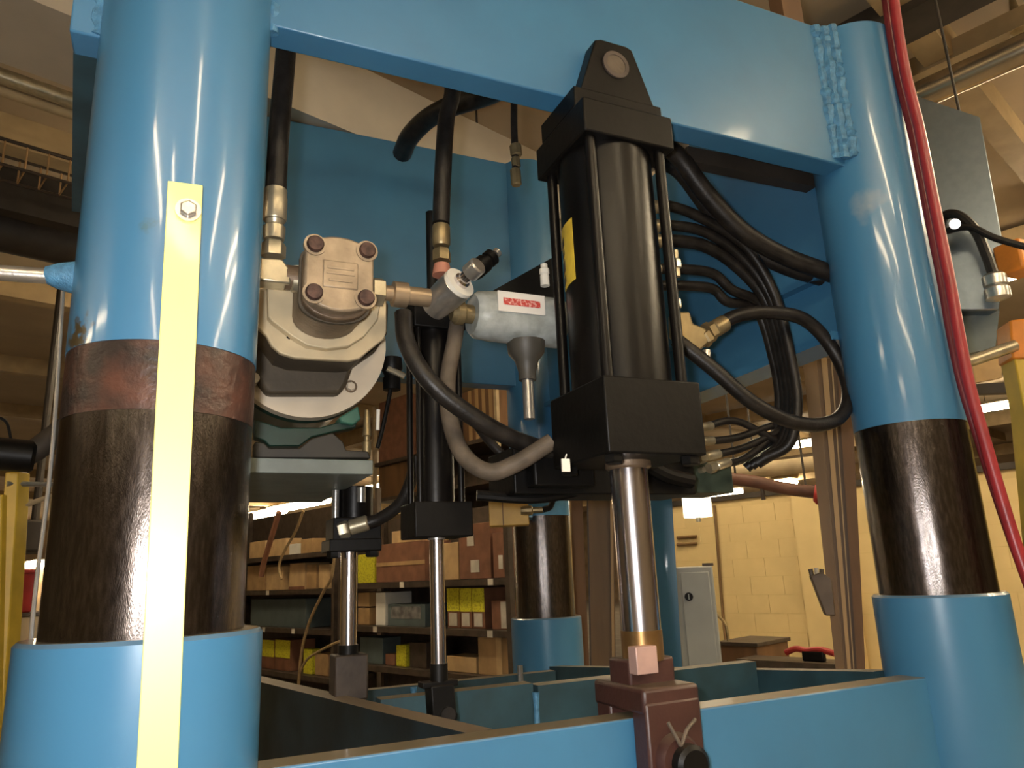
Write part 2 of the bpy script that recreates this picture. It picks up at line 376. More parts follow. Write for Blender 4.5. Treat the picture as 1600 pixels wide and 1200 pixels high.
# ---- yellow scale bar
sbn = thing('scale_bar', (.005, 1.215, .9), 'bright yellow flat bar bolted upright to the near left column', 'bar')
Yb = 1.205
q = [aY(262, 282, Yb), aY(317, 289, Yb), aY(278, 1200, Yb), aY(213, 1200, Yb)]
q[2] = q[2] + (q[2] - q[1]) * .35; q[3] = q[3] + (q[3] - q[0]) * .35
MB().prism(q, (0, .012, 0)).build('bar', yellow, sbn, bevel=.0015)
for (bx, by) in ((294, 330), (246, 1330)):
    c = aY(bx, by, Yb)
    bo = MB().ring(c + V((0, -.002, 0)), (0, -1, 0), .008, .0195, .004, 28).build('washer', steel, sbn)
    hexnut(c + V((0, -.004, 0)), (0, -1, 0), .0135, .011).build('bolt_head', steel, sbn, bevel=.001)
    MB().cyl(c + V((0, .012, 0)), c + V((0, .05, 0)), .012, 16).build('standoff', steel, sbn)

# ================================================================== HYDRAULIC CYLINDERS
CX, CY = .908, 1.39
big = thing('hydraulic_cylinder', (CX, CY, 1.2), 'large black hydraulic cylinder with yellow sticker and maroon clevis in front', 'hydraulic cylinder', 'black hydraulic cylinders')
S = .121
ZL0, ZL1, ZU0, ZU1 = 1.775, 1.935, 2.50, 2.615
vcyl(V((CX, CY, 0)), ZL1 - .005, ZU0 + .005, .112, 64).build('barrel', blackg, big)
for dx in (-1, 1):
    for dy in (-1, 1):
        MB().cyl((CX + dx * .094, CY + dy * .094, ZL1), (CX + dx * .094, CY + dy * .094, ZU0), .0125, 16).build('tie_rod', blackg, big)
MB().box2((CX - S, CY - S, ZL0), (CX + S, CY + S, ZL1)).build('lower_head', black, big, bevel=.004)
MB().box2((CX - S, CY - S, ZU0), (CX + S, CY + S, ZU1 - .03)).build('upper_head', black, big, bevel=.004)
for dx in (-1, 1):
    for dy in (-1, 1):
        hexnut(V((CX + dx * .094, CY + dy * .094, ZL0)), (0, 0, -1), .02, .018).build('tie_rod_nut', black, big)
br = MB().box2((CX - S, CY - S + .035, ZU1 - .032), (CX + S, CY + S - .035, 2.636)).build('mounting_bracket', black, big, label='black pivot bracket straddling the beam', bevel=.003)
def lug(y0, y1):
    z0, z1 = 2.60, 2.785
    P = [V((CX - S * .93, y0, z0)), V((CX - .052, y0, z1 - .006)), V((CX - .035, y0, z1)), V((CX + .035, y0, z1)), V((CX + .052, y0, z1 - .006)), V((CX + S * .93, y0, z0))]
    return MB().prism(P, (0, y1 - y0, 0))
lug(1.305, 1.352).build('bracket_lug', black, br, bevel=.003)
lug(1.428, 1.475).build('bracket_lug', black, br, bevel=.003)
MB().ring((CX, 1.3055, 2.722), (0, -1, 0), .026, .036, .005, 32).build('pin_ring', mat('worn_black_ring', (.10, .08, .07), .4, .3), br)
MB().cyl((CX, 1.302, 2.722), (CX, 1.49, 2.722), .026, 28).build('pivot_pin', rubbert, br)
# rod, collar, jam block, clevis
vcyl(V((CX, CY, 0)), 1.42, ZL0 + .01, .0415, 48).build('piston_rod', chrome, big)
MB().lathe((CX, CY, ZL0), (0, 0, -1), [(0, .05), (.012, .05), (.016, .045)], 40).build('rod_gland', alud, big)
vcyl(V((CX, CY, 0)), 1.366, 1.425, .043, 48).build('bronze_collar', bronze, big)
jx = .036
MB().box2((CX - .055, CY - .03, 1.318), (CX + .055, CY + .05, 1.372)).build('jam_block', red_pr, big, bevel=.006)
c = aY(1008, 1032, 1.335)
MB().box((c.x, 1.342, c.z + .001), (.05, .03, .052)).build('wrench_flat', pinkst, big, bevel=.002)
cl = MB().box2((CX - .066, 1.30, 1.276), (CX + .066, 1.49, 1.325)).build('clevis', red_pr, big, label='maroon fork clevis straddling the beam', bevel=.008)
def arm(y0, y1):
    P = [V((CX - .064, y0, 1.30)), V((CX + .064, y0, 1.30))]
    P += [V((CX + .064 * math.cos(a), y0, 1.13 + .064 * math.sin(a))) for a in [-math.pi * k / 12 for k in range(13)]]
    return MB().prism(P, (0, y1 - y0, 0))
arm(1.298, 1.349).build('clevis_arm', red_pr, cl, bevel=.006)
arm(1.431, 1.485).build('clevis_arm', red_pr, cl, bevel=.006)
MB().lathe((CX - .004, 1.298, 1.196), (0, -1, 0), [(0, .048), (.012, .046), (.02, .04)], 36).build('pin_boss', red_pr, cl)
MB().lathe((CX + .006, 1.279, 1.190), (0, -1, 0), [(0, .036), (.02, .036), (.026, .028)], 32).build('pivot_pin', black, cl)
c0 = V((CX + .0, 1.285, 1.232))
MB().tube([c0 + V((-.028, -.004, .034)), c0 + V((-.016, -.012, .004)), c0 + V((-.008, -.012, -.006)), c0 + V((.008, -.012, .018)), c0 + V((.035, -.004, .032))], .0038, 8).build('cotter_pin', rubbert, cl)
# sticker bent on the barrel
def sticker(px0, y0, y1, d0, d1, m, nm, par, out=.1135):
    vs = []; n = 8
    for i in range(n + 1):
        a = math.radians(d0 + (d1 - d0) * i / n)
        x, y = CX + out * math.cos(a), CY + out * math.sin(a)
        sh = .008 * (1 - i / n)
        vs += [V((x, y, y0 - sh)), V((x, y, y1 - sh)), V((x - .001 * math.cos(a), y - .001 * math.sin(a), y1 - sh)), V((x - .001 * math.cos(a), y - .001 * math.sin(a), y0 - sh))]
    fs = []
    for i in range(n):
        for k in range(4): fs.append((i * 4 + k, i * 4 + (k + 1) % 4, i * 4 + 4 + (k + 1) % 4, i * 4 + 4 + k))
    fs += [(0, 1, 2, 3), (n * 4 + 3, n * 4 + 2, n * 4 + 1, n * 4)]
    return MB().add(vs, fs).build(nm, m, par)
st = sticker(0, 2.185, 2.335, 158, 190, ylab, 'warning_sticker', big)
for k, (z, h) in enumerate(((2.195, .018), (2.222, .028), (2.262, .012), (2.285, .02))):
    sticker(0, z, z + h, 160, 168, ylabd, 'sticker_print', st, .1142)
c = aY(884, 727, 1.33)
MB().box((c.x, 1.33, c.z), (.018, .004, .026)).build('paper_tag', whitep, big)
MB().cyl((c.x, 1.333, c.z + .01), (c.x + .005, 1.333, ZL0 + .005), .0015, 6).build('tag_string', whitep, big)

# ---- middle, thinner cylinder
MX, MY = .589, 1.76
mid = thing('hydraulic_cylinder', (MX, MY, 1.25), 'slim black hydraulic cylinder with tie rods and long thin chrome rod, middle one', 'hydraulic cylinder', 'black hydraulic cylinders')
vcyl(V((MX, MY, 0)), 1.715, 2.16, .046, 40).build('barrel', blackg, mid)
for dx in (-1, 1):
    for dy in (-1, 1):
        MB().cyl((MX + dx * .052, MY + dy * .04, 1.72), (MX + dx * .052, MY + dy * .04, 2.16), .008, 12).build('tie_rod', blackg, mid)
MB().box2((MX - .072, MY - .062, 1.640), (MX + .072, MY + .062, 1.722)).build('lower_head', black, mid, bevel=.003)
MB().box2((MX - .068, MY - .06, 2.155), (MX + .068, MY + .06, 2.23)).build('upper_head', black, mid, bevel=.003)
vcyl(V((MX, MY, 0)), 1.33, 1.645, .0175, 32).build('piston_rod', chrome, mid)
MB().ring((MX, MY, 1.636), (0, 0, 1), .018, .021, .01).build('rod_gland', steel, mid)
vcyl(V((MX, MY, 0)), 1.315, 1.355, .021, 20).build('rod_end_neck', black, mid)
MB().box2((MX - .045, MY - .02, 1.305), (MX + .04, MY + .02, 1.318)).build('rod_end_plate', black, mid, bevel=.002)
re = MB().prism([V((MX - .028, MY - .025, 1.31)), V((MX + .028, MY - .025, 1.31)), V((MX + .033, MY - .025, 1.25))] + [V((MX + .006 + .03 * math.cos(a), MY - .025, 1.245 + .03 * math.sin(a))) for a in [-math.pi * k / 10 for k in range(11)]], (0, .05, 0)).build('rod_end', black, mid, bevel=.003)
MB().cyl((MX + .01, MY - .034, 1.247), (MX + .01, MY + .034, 1.247), .017, 20).build('rod_end_pin', rubber, mid)
MB().cyl((MX, MY, 2.23), (MX, MY, 2.5), .014, 16).build('upper_stay', black, mid)

# ---- small flanged cylinder below the motor shelf
LX, LY = .452, 2.1
sm = thing('hydraulic_cylinder', (LX, LY, 1.25), 'small black flange-mounted cylinder hanging under the grey motor shelf', 'hydraulic cylinder', 'black hydraulic cylinders')
vcyl(V((LX + .012, LY, 0)), 1.66, 1.80, .052, 32).build('barrel', blackg, sm)
MB().cyl((LX - .045, LY - .03, 1.7), (LX - .045, LY - .03, 1.79), .010, 12).build('tie_rod', steel, sm)
MB().cyl((LX + .02, LY - .05, 1.755), (LX + .02, LY - .05, 1.795), .012, 12).build('tie_rod', steel, sm)
MB().box2((LX - .055, LY - .055, 1.655), (LX + .075, LY + .055, 1.715)).build('port_block', black, sm, bevel=.003)
MB().box2((LX - .065, LY - .06, 1.625), (LX + .075, LY + .06, 1.658)).build('mounting_flange', black, sm, bevel=.003)
for dx in (-.05, .055):
    hexnut(V((LX + dx, LY - .035, 1.627)), (0, 0, -1), .018, .018).build('flange_nut', black, sm)
vcyl(V((LX, LY, 0)), 1.375, 1.63, .0225, 32).build('piston_rod', chrome, sm)
vcyl(V((LX, LY, 0)), 1.355, 1.385, .026, 20).build('rod_neck', black, sm)
MB().box2((LX - .042, LY - .04, 1.250), (LX + .045, LY + .04, 1.362)).build('rod_block', mat('brown_steel_block', (.055, .040, .030), .5, .2, .2, 20, .2), sm, bevel=.005)

# ================================================================== PUMP AND MOTOR
PX, PZ = .292, 2.180
def outl(pts, Y): return [aY(x, y, Y) for x, y in pts]
mo = thing('electric_motor', (PX, 2.1, 1.826), 'green electric motor with pale round flange and brown adapter on the shelf', 'motor')
MZ = 2.150
MB().lathe((PX, 1.905, MZ), (0, 1, 0), [(0, .200), (.03, .206), (.05, .19), (.07, .187), (.40, .187), (.44, .16), (.47, .08)], 56).build('motor_body', green, mo)
MB().lathe((PX, 1.875, MZ), (0, 1, 0), [(0, .203), (.03, .205)], 56).build('motor_flange', creamw, mo, label='pale machined flange')
for (x, y) in ((548, 604), (400, 590), (445, 470)):
    c = aY(x, y, 1.874)
    MB().ring(c, (0, -1, 0), .012, .0165, .002, 24).build('bolt_seat', alud, mo)
    hexnut(c, (0, -1, 0), .0115, .008).build('flange_bolt', creamw, mo)
c = aY(400, 592, 1.84); MB().cyl((c.x - .005, 1.83, c.z), (c.x - .005, 1.875, c.z), .013, 14).build('flange_bolt', whitep, mo)
# foot, cast saddle and conduit pieces under the motor
MB().prism(outl([(398, 690), (413, 692), (421, 700), (468, 700), (487, 685), (520, 676), (536, 690), (541, 703), (575, 705), (580, 716), (398, 715)], 1.80), (0, .05, 0)).build('motor_foot', mat('brown_foot', (.028, .024, .018), .6), mo, bevel=.003)
MB().prism(outl([(398, 655), (440, 668), (500, 668), (560, 650), (556, 668), (525, 674), (487, 683), (468, 697), (421, 697), (412, 688), (398, 684)], 1.86), (0, .04, 0)).build('motor_foot_rib', green, mo, bevel=.003)
MB().prism(outl([(530, 652), (560, 634), (564, 655), (552, 664), (533, 660)], 1.84), (0, .06, 0)).build('lifting_ear', mat('pale_green_paint', (.05, .17, .12), .45), mo, bevel=.004)
# adapter
MB().prism(outl([(390, 470), (608, 470), (606, 520), (587, 548), (552, 572), (541, 602), (532, 615), (418, 615), (407, 600), (392, 575), (385, 540)], 1.83), (0, .046, 0)).build('adapter_housing', olive, mo, bevel=.01)
MB().prism(outl([(395, 452), (604, 452), (603, 520), (590, 532), (574, 548), (560, 561), (540, 563), (460, 559), (435, 550), (420, 530), (407, 513), (395, 508)], 1.715), (0, .13, 0)).build('adapter_neck', olive, mo, bevel=.004)
MB().prism(outl([(395, 452), (604, 452), (604, 518), (600, 530), (588, 539), (574, 550), (562, 560), (545, 564), (460, 559), (438, 552), (424, 540), (416, 524), (405, 514), (395, 512)], 1.70), (0, .016, 0)).build('adapter_plate', cream, mo, label='cream machined adapter plate', bevel=.003)
gp = thing('gear_pump', (PX, 1.6, 2.05), 'tan cast gear pump with four bolted corners facing forward', 'pump')
MB().prism(outl([(418, 445), (600, 445), (590, 500), (570, 525), (545, 541), (510, 545), (480, 540), (455, 525), (425, 502), (419, 495)], 1.675), (0, .025, 0)).build('mounting_flange', cream, gp, bevel=.003)
def stad(hw, hz, rz, y0, y1, dz=0):       # flat-sided body with round top and bottom
    P = []
    for sgn in (1, -1):
        for k in range(13):
            a = math.pi * (k / 12)
            x = hw * math.cos(a) * sgn; z = sgn * (hz + (rz) * math.sin(a))
            P.append(V((PX + .005 + x, y0, PZ + dz + z)))
    return MB().prism(P, (0, y1 - y0, 0))
stad(.073, .043, .047, 1.53, 1.676).build('pump_body', alud, gp, bevel=.004)
stad(.077, .05, .042, 1.552, 1.562).build('joint_seam', olive, gp)
cov = stad(.073, .041, .044, 1.50, 1.53, .004).build('pump_cover', alu, gp, label='tan cast pump cover', bevel=.005)
MB().box((PX + .006, 1.5, PZ), (.075, .006, .062)).build('cover_panel', alu, cov, bevel=.006)
for k, (dz, wd) in enumerate(((.014, .056), (.002, .06), (-.014, .05))):
    MB().box((PX + .006, 1.4965, PZ + dz), (wd, .003, .006)).build('raised_mark', alu, cov, bevel=.001)
for (x, y) in ((492, 383), (573, 393), (490, 458), (571, 467)):
    c = aY(x, y, 1.5); c = V((c.x, 1.5, c.z))
    MB().ring(c + V((0, .008, 0)), (0, -1, 0), .018, .0235, .012, 24).build('bolt_seat', alu, gp)
    MB().lathe(c + V((0, .006, 0)), (0, -1, 0), [(0, .018), (.016, .018), (.02, .0155)], 20).build('cap_bolt', rustbolt, gp)
# ports
PY = 1.60
pz = aY(595, 457, PY).z
MB().cyl((PX + .07, PY, pz), (PX + .095, PY, pz), .026, 20).build('outlet_port', alud, gp)
MB().cyl((PX - .095, PY, pz + .01), (PX - .06, PY, pz + .01), .028, 20).build('inlet_port', alud, gp)
# dark stay between adapter and pump for small sensor on adapter
c = aY(452, 526, 1.7); hexnut(c, (0, -1, 0), .007, .006).build('set_screw', black, mo)

# ---- suction hose: elbow + hose rising beside the near column
h1 = thing('hydraulic_hose', (.17, PY, 2.2), 'thick black hose with brass elbow rising beside the near left column', 'hose', 'vertical pump hoses')
hx = aY(427, 400, PY).x
zf = lambda x, y: aY(x, y, PY).z
MB().tube([(hx, PY, zf(430, 300)), (hx + .002, PY, 2.55), (hx + .01, PY, 2.75), (hx + .02, PY + .02, 3.0)], .0235, 16).build('hose_sleeve', rubber, h1)
MB().lathe((hx, PY, zf(428, 345)), UP, [(0, .024), (.004, .026), (.055, .026), (.06, .025), (.075, .025)], 24).build('ferrule', zinc, h1)
MB().lathe((hx, PY, zf(428, 375)), UP, [(0, .022), (.012, .024), (.03, .024), (.036, .018), (.045, .022)], 24).build('crimp_ring', zinc, h1)
hexnut(V((hx, PY, zf(428, 402))), UP, .027, .035).build('swivel_nut', zinc, h1, bevel=.001)
e0 = V((hx, PY, zf(425, 432)))
eb = MB().prism([e0 + V((-.03, -.026, .03)), e0 + V((.016, -.026, .034)), e0 + V((.036, -.026, .008)), e0 + V((.036, -.026, -.022)), e0 + V((-.03, -.026, -.022))], (0, .05, 0)).build('elbow', zinc, h1, bevel=.004)
MB().lathe(e0 + V((.036, 0, -.004)), (1, 0, 0), [(0, .02), (.006, .026), (.03, .026), (.034, .021)], 24).build('elbow_nut', zinc, h1)
# ---- pressure hose
h2 = thing('hydraulic_hose', (.56, PY, 2.2), 'black hose with brass end rising from the silver valve to the beam', 'hose', 'vertical pump hoses')
vx = aY(690, 400, PY).x
MB().tube([(vx, PY, zf(691, 350)), (vx + .006, PY, 2.5), (vx + .02, PY, 2.68), (vx + .04, PY, 2.78), (vx + .05, PY + .02, 3.0)], .0215, 16).build('hose_sleeve', rubber, h2)
MB().lathe((vx, PY, zf(690, 385)), UP, [(0, .019), (.005, .022), (.05, .022), (.055, .02)], 24).build('ferrule', brass, h2)
hexnut(V((vx, PY, zf(690, 408))), UP, .023, .03).build('swivel_nut', brass, h2)
MB().lathe((vx, PY, zf(688, 430)), UP, [(0, .024), (.028, .019)], 20).build('red_thread_band', mat('red_sealant', (.42, .18, .12), .6), h2)

# ---- connecting pipe fittings and the silver relief valve
rv = thing('relief_valve', (vx, PY, 2.1), 'silver relief valve with round adjusting knob beside the pump', 'valve')
vz = zf(690, 462)
MB().lathe((PX + .093, PY, pz), (1, 0, 0), [(0, .02), (.004, .034), (.03, .034), (.034, .022)], 6).build('union_nut', zinc, rv)
MB().lathe((PX + .125, PY, pz), (1, 0, 0), [(0, .018), (.02, .018), (.022, .03), (.055, .03), (.058, .022), (.11, .022)], 24).build('pipe_tee', mat('copper_tan_fitting', (.42, .32, .21), .35, .6), rv)
ax = V((.34, -.80, .33)).normalized()       # valve points forward, up and to the right
vc = V((vx + .008, PY, vz))
vb = MB().lathe(vc - ax * .05, ax, [(0, .034), (.05, .040), (.095, .041), (.10, .036)], 32).build('valve_body', steel, rv)
MB().ring(vc + ax * .045, ax, .019, .040, .012, 32).build('valve_flange_ring', whitep, vb)
MB().lathe(vc + ax * .045, ax, [(0, .020), (.02, .020), (.024, .015), (.05, .015)], 24).build('valve_stem', chrome, rv)
MB().lathe(vc + ax * .088, ax, [(0, .019), (.002, .022), (.032, .022), (.036, .018)], 28).build('adjusting_knob', steel, rv)
s0 = aY(737, 428, 1.62); s1 = aY(775, 396, 1.62)
MB().lathe(s0, s1 - s0, [(0, .02), (.015, .024), (.05, .024), (.052, .017), (.062, .017), (.064, .022), (.08, .022)], 20).build('solenoid_stub', black, rv)
MB().cyl(s1 - (s1 - s0).normalized() * .004, s1 + (s1 - s0).normalized() * .008, .012, 14).build('stub_tip', steel, rv)
# ---- return filter
fz = (aY(735, 455, 1.65).z + aY(735, 530, 1.65).z) / 2 + .002
ff = thing('line_filter', (.76, 1.65, fz - .07), 'grey cylindrical filter with red and white label beside the big cylinder', 'filter')
fb = MB().lathe((.655, 1.65, fz), (1, 0, 0), [(0, .050), (.012, .060), (.05, .064), (.24, .066), (.25, .05)], 40).build('filter_body', greyp, ff)
MB().lathe((.60, 1.65, fz), (1, 0, 0), [(0, .02), (.012, .03), (.03, .03), (.034, .024), (.06, .024)], 20).build('inlet_nut', brass, ff)
la, lb = aY(778, 453, 1.58), aY(853, 493, 1.58)
lbn = MB().box(((la.x + lb.x) / 2, 1.583, (la.z + lb.z) / 2), (lb.x - la.x, .004, la.z - lb.z)).build('label_plate', white_l, ff, label='white label with red print', bevel=.001)
MB().box(((la.x + lb.x) / 2, 1.5805, (la.z + lb.z) / 2), ((lb.x - la.x) * .78, .002, (la.z - lb.z) * .33)).build('label_print', red_l, lbn)
MB().lathe((.80, 1.65, fz - .06), (0, 0, -1), [(0, .05), (.03, .046), (.05, .03), (.08, .022), (.10, .022)], 24).build('filter_bowl', mat('grimy_grey', (.06, .055, .045), .5), ff)
c = aY(850, 416, 1.62)
MB().lathe((c.x, 1.62, c.z - .055), UP, [(0, .012), (.028, .012), (.03, .009), (.034, .013), (.046, .013), (.05, .009), (.06, .009)], 14).build('test_fitting', whitep, ff)
MB().prism([V((.70, 1.64, fz + .06)), V((.90, 1.64, fz + .06)), V((.90, 1.64, fz + .19))], (0, .02, 0)).build('filter_bracket', black, ff)
MB().cyl((.80, 1.65, fz - .155), (.80, 1.65, fz - .26), .014, 14).build('drain_pipe', steel, ff)

# ================================================================== HOSES AND VALVES ON THE RIGHT
def hose(pts, r, label, m=rubber, ends=None, name='hydraulic_hose', cat='hose', group='black hydraulic hoses', n=12):
    """pts: (px, py, Y); a rubber hose with optional crimped ends."""
    P = [aY(*p) for p in pts]
    o = thing(name, P[len(P) // 2], label, cat, group)
    MB().tube(P, r, n).build('hose_sleeve', m, o)
    for e in (ends or ()):
        p, q = (P[0], P[1]) if e[0] == 0 else (P[-1], P[-2])
        d = (q - p).normalized()
        MB().lathe(p - d * .02, d, [(0, r * .8), (.006, r * 1.25), (.05, r * 1.25), (.054, r * 1.05)], 16).build('ferrule', e[1], o)
        hexnut(p - d * .045, d, r * 1.5, .026).build('swivel_nut', e[1], o)
    return o
hose([(1020, 215, 1.52), (1060, 245, 1.53), (1105, 305, 1.54), (1160, 362, 1.54), (1225, 400, 1.53), (1300, 428, 1.50)], .027, 'thickest black hose swooping from the big cylinder top to the right column')
hose([(1020, 248, 1.60), (1062, 268, 1.62), (1110, 330, 1.63), (1165, 385, 1.63), (1228, 418, 1.60), (1300, 440, 1.56)], .024, 'black hose running just beneath the thickest swooping hose')
lab = ['uppermost of the thin hoses curving down right of the big cylinder', 'second of the thin hoses curving down right of the big cylinder',
       'third of the thin hoses curving down right of the big cylinder', 'fourth of the thin hoses curving down right of the big cylinder',
       'lowest of the thin hoses curving down right of the big cylinder']
for k, (y0, x1, y1, dx) in enumerate(((322, 1095, 340, 14), (352, 1100, 362, 8), (376, 1100, 384, 2), (420, 1110, 426, -6), (446, 1110, 450, -14))):
    Y = 1.60 + .025 * k
    hose([(1015, y0 + 2, Y), (1045, y0, Y), (x1, y1, Y), (1150 + dx, y1 + 45 - 6 * k, Y), (1196 + dx, 490 - (5 - k) * 6, Y), (1222 + dx, 560, Y), (1232 + dx, 630, Y), (1220 + dx, 692, Y + .02), (1180 + dx, 716 + 4 * k, Y + .08)], .0155 if k != 2 else .019, lab[k], ends=[(0, zinc)])
lp = hose([(1120, 512, 1.56), (1150, 494, 1.56), (1200, 488, 1.54), (1258, 500, 1.53), (1304, 550, 1.52), (1326, 610, 1.50), (1314, 650, 1.48), (1275, 664, 1.47), (1225, 655, 1.47), (1170, 625, 1.48), (1115, 577, 1.50), (1055, 530, 1.53)], .0195, 'hose making a wide loop between the brass elbow and the big cylinder foot', ends=[(0, brass)])
el = thing('brass_elbow', aY(1080, 520, 1.56), 'tan brass elbow fitting right of the big cylinder', 'fitting')
MB().prism([aY(1058, 486, 1.54), aY(1078, 486, 1.54), aY(1084, 505, 1.54), aY(1104, 512, 1.54), (aY(1108, 536, 1.54)), aY(1094, 548, 1.54), aY(1070, 530, 1.54), aY(1060, 522, 1.54)], (0, .045, 0)).build('elbow_body', brass, el, bevel=.006)
c0, c1 = aY(1096, 532, 1.56), aY(1116, 516, 1.56)
MB().lathe(c0, c1 - c0, [(0, .022), (.006, .027), (.022, .027), (.026, .021), (.04, .021)], 6).build('elbow_nut', brass, el)
MB().cyl(aY(1104, 548, 1.56), aY(1104, 575, 1.56), .012, 12).build('elbow_stub', steel, el)
# port fittings on the far side of the big cylinder
for k, (y, lb_) in enumerate(((408, 'bright upper port adapter on the right flank of the big cylinder'), (470, 'bright lower port adapter on the right flank of the big cylinder'))):
    c = aY(1056, y, 1.52)
    t = thing('port_adapter', c, lb_, 'fitting', 'port adapters')
    hexnut(c - UP * .02, UP, .014, .025).build('adapter_nut', steel, t)
    MB().cyl(c - UP * .045, c + UP * .03, .009, 12).build('adapter_pipe', zinc, t)
# lower small hoses with fittings
for k, (a_, m_, b_) in enumerate((((1098, 668), (1150, 658), (1215, 690)), ((1100, 690), (1150, 684), (1205, 665)), ((1110, 712), (1160, 700), (1222, 672)), ((1126, 726), (1170, 712), (1240, 650)))):
    hose([(*a_, 1.70), (*m_, 1.70), (*b_, 1.68)], .011, ['short thin hose', 'second short thin hose', 'third short thin hose', 'lowest short thin hose'][k] + ' with bright fitting right of the big cylinder foot', ends=[(0, zinc)], group='short hoses at the valve block')
vb2 = thing('valve_block', aY(1110, 770, 1.8), 'grey-green valve block below the short hoses', 'valve block')
vgreen = mat('grey_green_paint', (.06, .085, .06), .45, 0, .2, 20)
MB().box2((aY(1082, 745, 1.8).x, 1.8, aY(1112, 770, 1.8).z), (aY(1145, 745, 1.8).x, 1.95, aY(1112, 722, 1.8).z)).build('block_body', vgreen, vb2, bevel=.004)
for k in range(3):
    c = aY(1094 + 16 * k, 735 - 3 * k, 1.8)
    hexnut(c, (0, -1, 0), .010, .02).build('plug', zinc, vb2)
vm = thing('valve_manifold', aY(870, 775, 1.62), 'black valve manifold tucked behind the big cylinder foot', 'valve block')
MB().box2((aY(803, 740, 1.62).x, 1.62, aY(870, 772, 1.62).z), (aY(1085, 740, 1.62).x, 1.78, aY(870, 700, 1.62).z)).build('manifold_body', black, vm, bevel=.004)
MB().box2((aY(835, 740, 1.57).x, 1.57, aY(870, 760, 1.57).z), (aY(930, 740, 1.57).x, 1.62, aY(870, 712, 1.57).z)).build('solenoid_coil', black, vm, bevel=.006)
MB().tube([aY(745, 774, 1.7), aY(850, 778, 1.66), aY(960, 752, 1.66)], .013, 10).build('manifold_pipe', black, vm)
MB().tube([aY(1000, 720, 1.6), aY(1040, 742, 1.6), aY(1080, 752, 1.6)], .02, 10).build('manifold_pipe', black, vm)
c = aY(1072, 715, 1.62); MB().box((c.x, 1.6, c.z), (.03, .04, .05)).build('solenoid_coil', rubber, vm, bevel=.004)
# hoses left of the big cylinder
hose([(630, 490, 1.60), (634, 530, 1.58), (655, 575, 1.56), (690, 615, 1.55), (745, 655, 1.55), (800, 685, 1.56), (860, 706, 1.58)], .021, 'dark hose slanting across the slim cylinder towards the big cylinder')
hose([(712, 470, 1.72), (712, 520, 1.70), (700, 590, 1.69), (702, 650, 1.66), (722, 708, 1.62), (762, 737, 1.58), (805, 725, 1.55), (862, 690, 1.52)], .0205, 'dusty tan-grey hose looping beside the slim middle cylinder', m=rubbert)
hose([(742, 660, 1.75), (765, 690, 1.78), (800, 725, 1.78)], .012, 'thin dark hose behind the slanting hose')
hose([(556, 822, 2.04), (590, 812, 2.02), (622, 790, 1.98), (640, 758, 1.95), (650, 715, 1.95)], .017, 'short hose curving up from the small cylinder under the shelf', ends=[(0, zinc)])
# hoses passing over the frame
hose([(628, 240, 3.25), (640, 214, 3.1), (668, 186, 2.95), (705, 166, 2.8), (750, 152, 2.7), (800, 132, 2.5)], .047, 'fat black hose arching over the top of the rear beam')
tf = hose([(806, 285, 1.62), (805, 240, 1.62), (803, 190, 1.62), (804, 120, 1.62), (806, 60, 1.62)], .0095, 'thin hose with brass fitting hanging left of the big cylinder head')
for k, (y0, y1, r_) in enumerate(((226, 244, .016), (246, 262, .012), (264, 290, .014))):
    a_, b_ = aY(807, y1, 1.62), aY(805, y0, 1.62)
    MB().lathe(a_, b_ - a_, [(0, r_ * .8), (.003, r_), ((b_ - a_).length - .003, r_), ((b_ - a_).length, r_ * .8)], 8).build('brass_fitting', brass, tf)
# dark strip standing in for the shade behind the upper beam, right side
ch = [aY(1075, 228, 1.52), aY(1275, 268, 1.52), aY(1275, 292, 1.52), aY(1075, 250, 1.52)]
MB().prism(ch, (0, .04, 0)).build('shade_strip', joistd, pf)
# small black junction with pale fittings beside pump
js = thing('pressure_switch', aY(618, 640, 1.95), 'dark pressure switch with pale fittings behind the motor flange', 'switch')
a_ = aY(612, 560, 1.95); MB().lathe(a_, (0, 0, -1), [(0, .028), (.03, .03), (.05, .02), (.06, .024), (.09, .024)], 20).build('switch_body', black, js)
MB().cyl(aY(605, 575, 1.93), aY(632, 588, 1.93), .009, 10).build('switch_pipe', zinc, js)
MB().lathe(aY(573, 712, 1.9), UP, [(0, .011), (.035, .011), (.037, .008), (.05, .008), (.052, .012), (.07, .01), (.12, .006)], 12).build('grease_fitting', brass, js)
MB().cyl(aY(590, 672, 1.9), aY(591, 640, 1.9), .005, 8).build('switch_wire', whitep, js)
MB().tube([aY(612, 600, 1.95), aY(600, 660, 1.95), aY(590, 700, 1.95)], .006, 8).build('switch_cable', black, js)

# ================================================================== THINGS NEAR THE FRAME'S OUTSIDE
rh = [(1392, -40), (1402, 40), (1416, 120), (1436, 200), (1452, 280), (1468, 360), (1484, 440), (1498, 520), (1514, 600), (1536, 680), (1562, 770), (1590, 860), (1626, 960), (1660, 1060)]
t = thing('air_hose', aD(1500, 520, 2.15), 'thick red rubber hose running down the right column', 'hose', 'red hoses')
MB().tube([aD(x, y, 2.20) for x, y in rh], .0145, 14).build('hose_sleeve', red_h, t)
t = thing('air_hose', aD(1490, 520, 2.15), 'thinner dark red hose twisting alongside the thick red one', 'hose', 'red hoses')
MB().tube([aD(x - 14 + 16 * max(0, (y - 560) / 500), y, 2.235) for x, y in rh], .0095, 12).build('hose_sleeve', mat('dark_red_rubber', (.16, .015, .02), .4, 0, .15, 12), t)
hp = thing('rail_pipe', aY(40, 430, 1.40), 'shiny silver pipe running left from the near column', 'pipe')
MB().cyl(aY(96, 433, 1.40), aY(-320, 405, 1.40), .0135, 20).build('pipe', steel, hp)
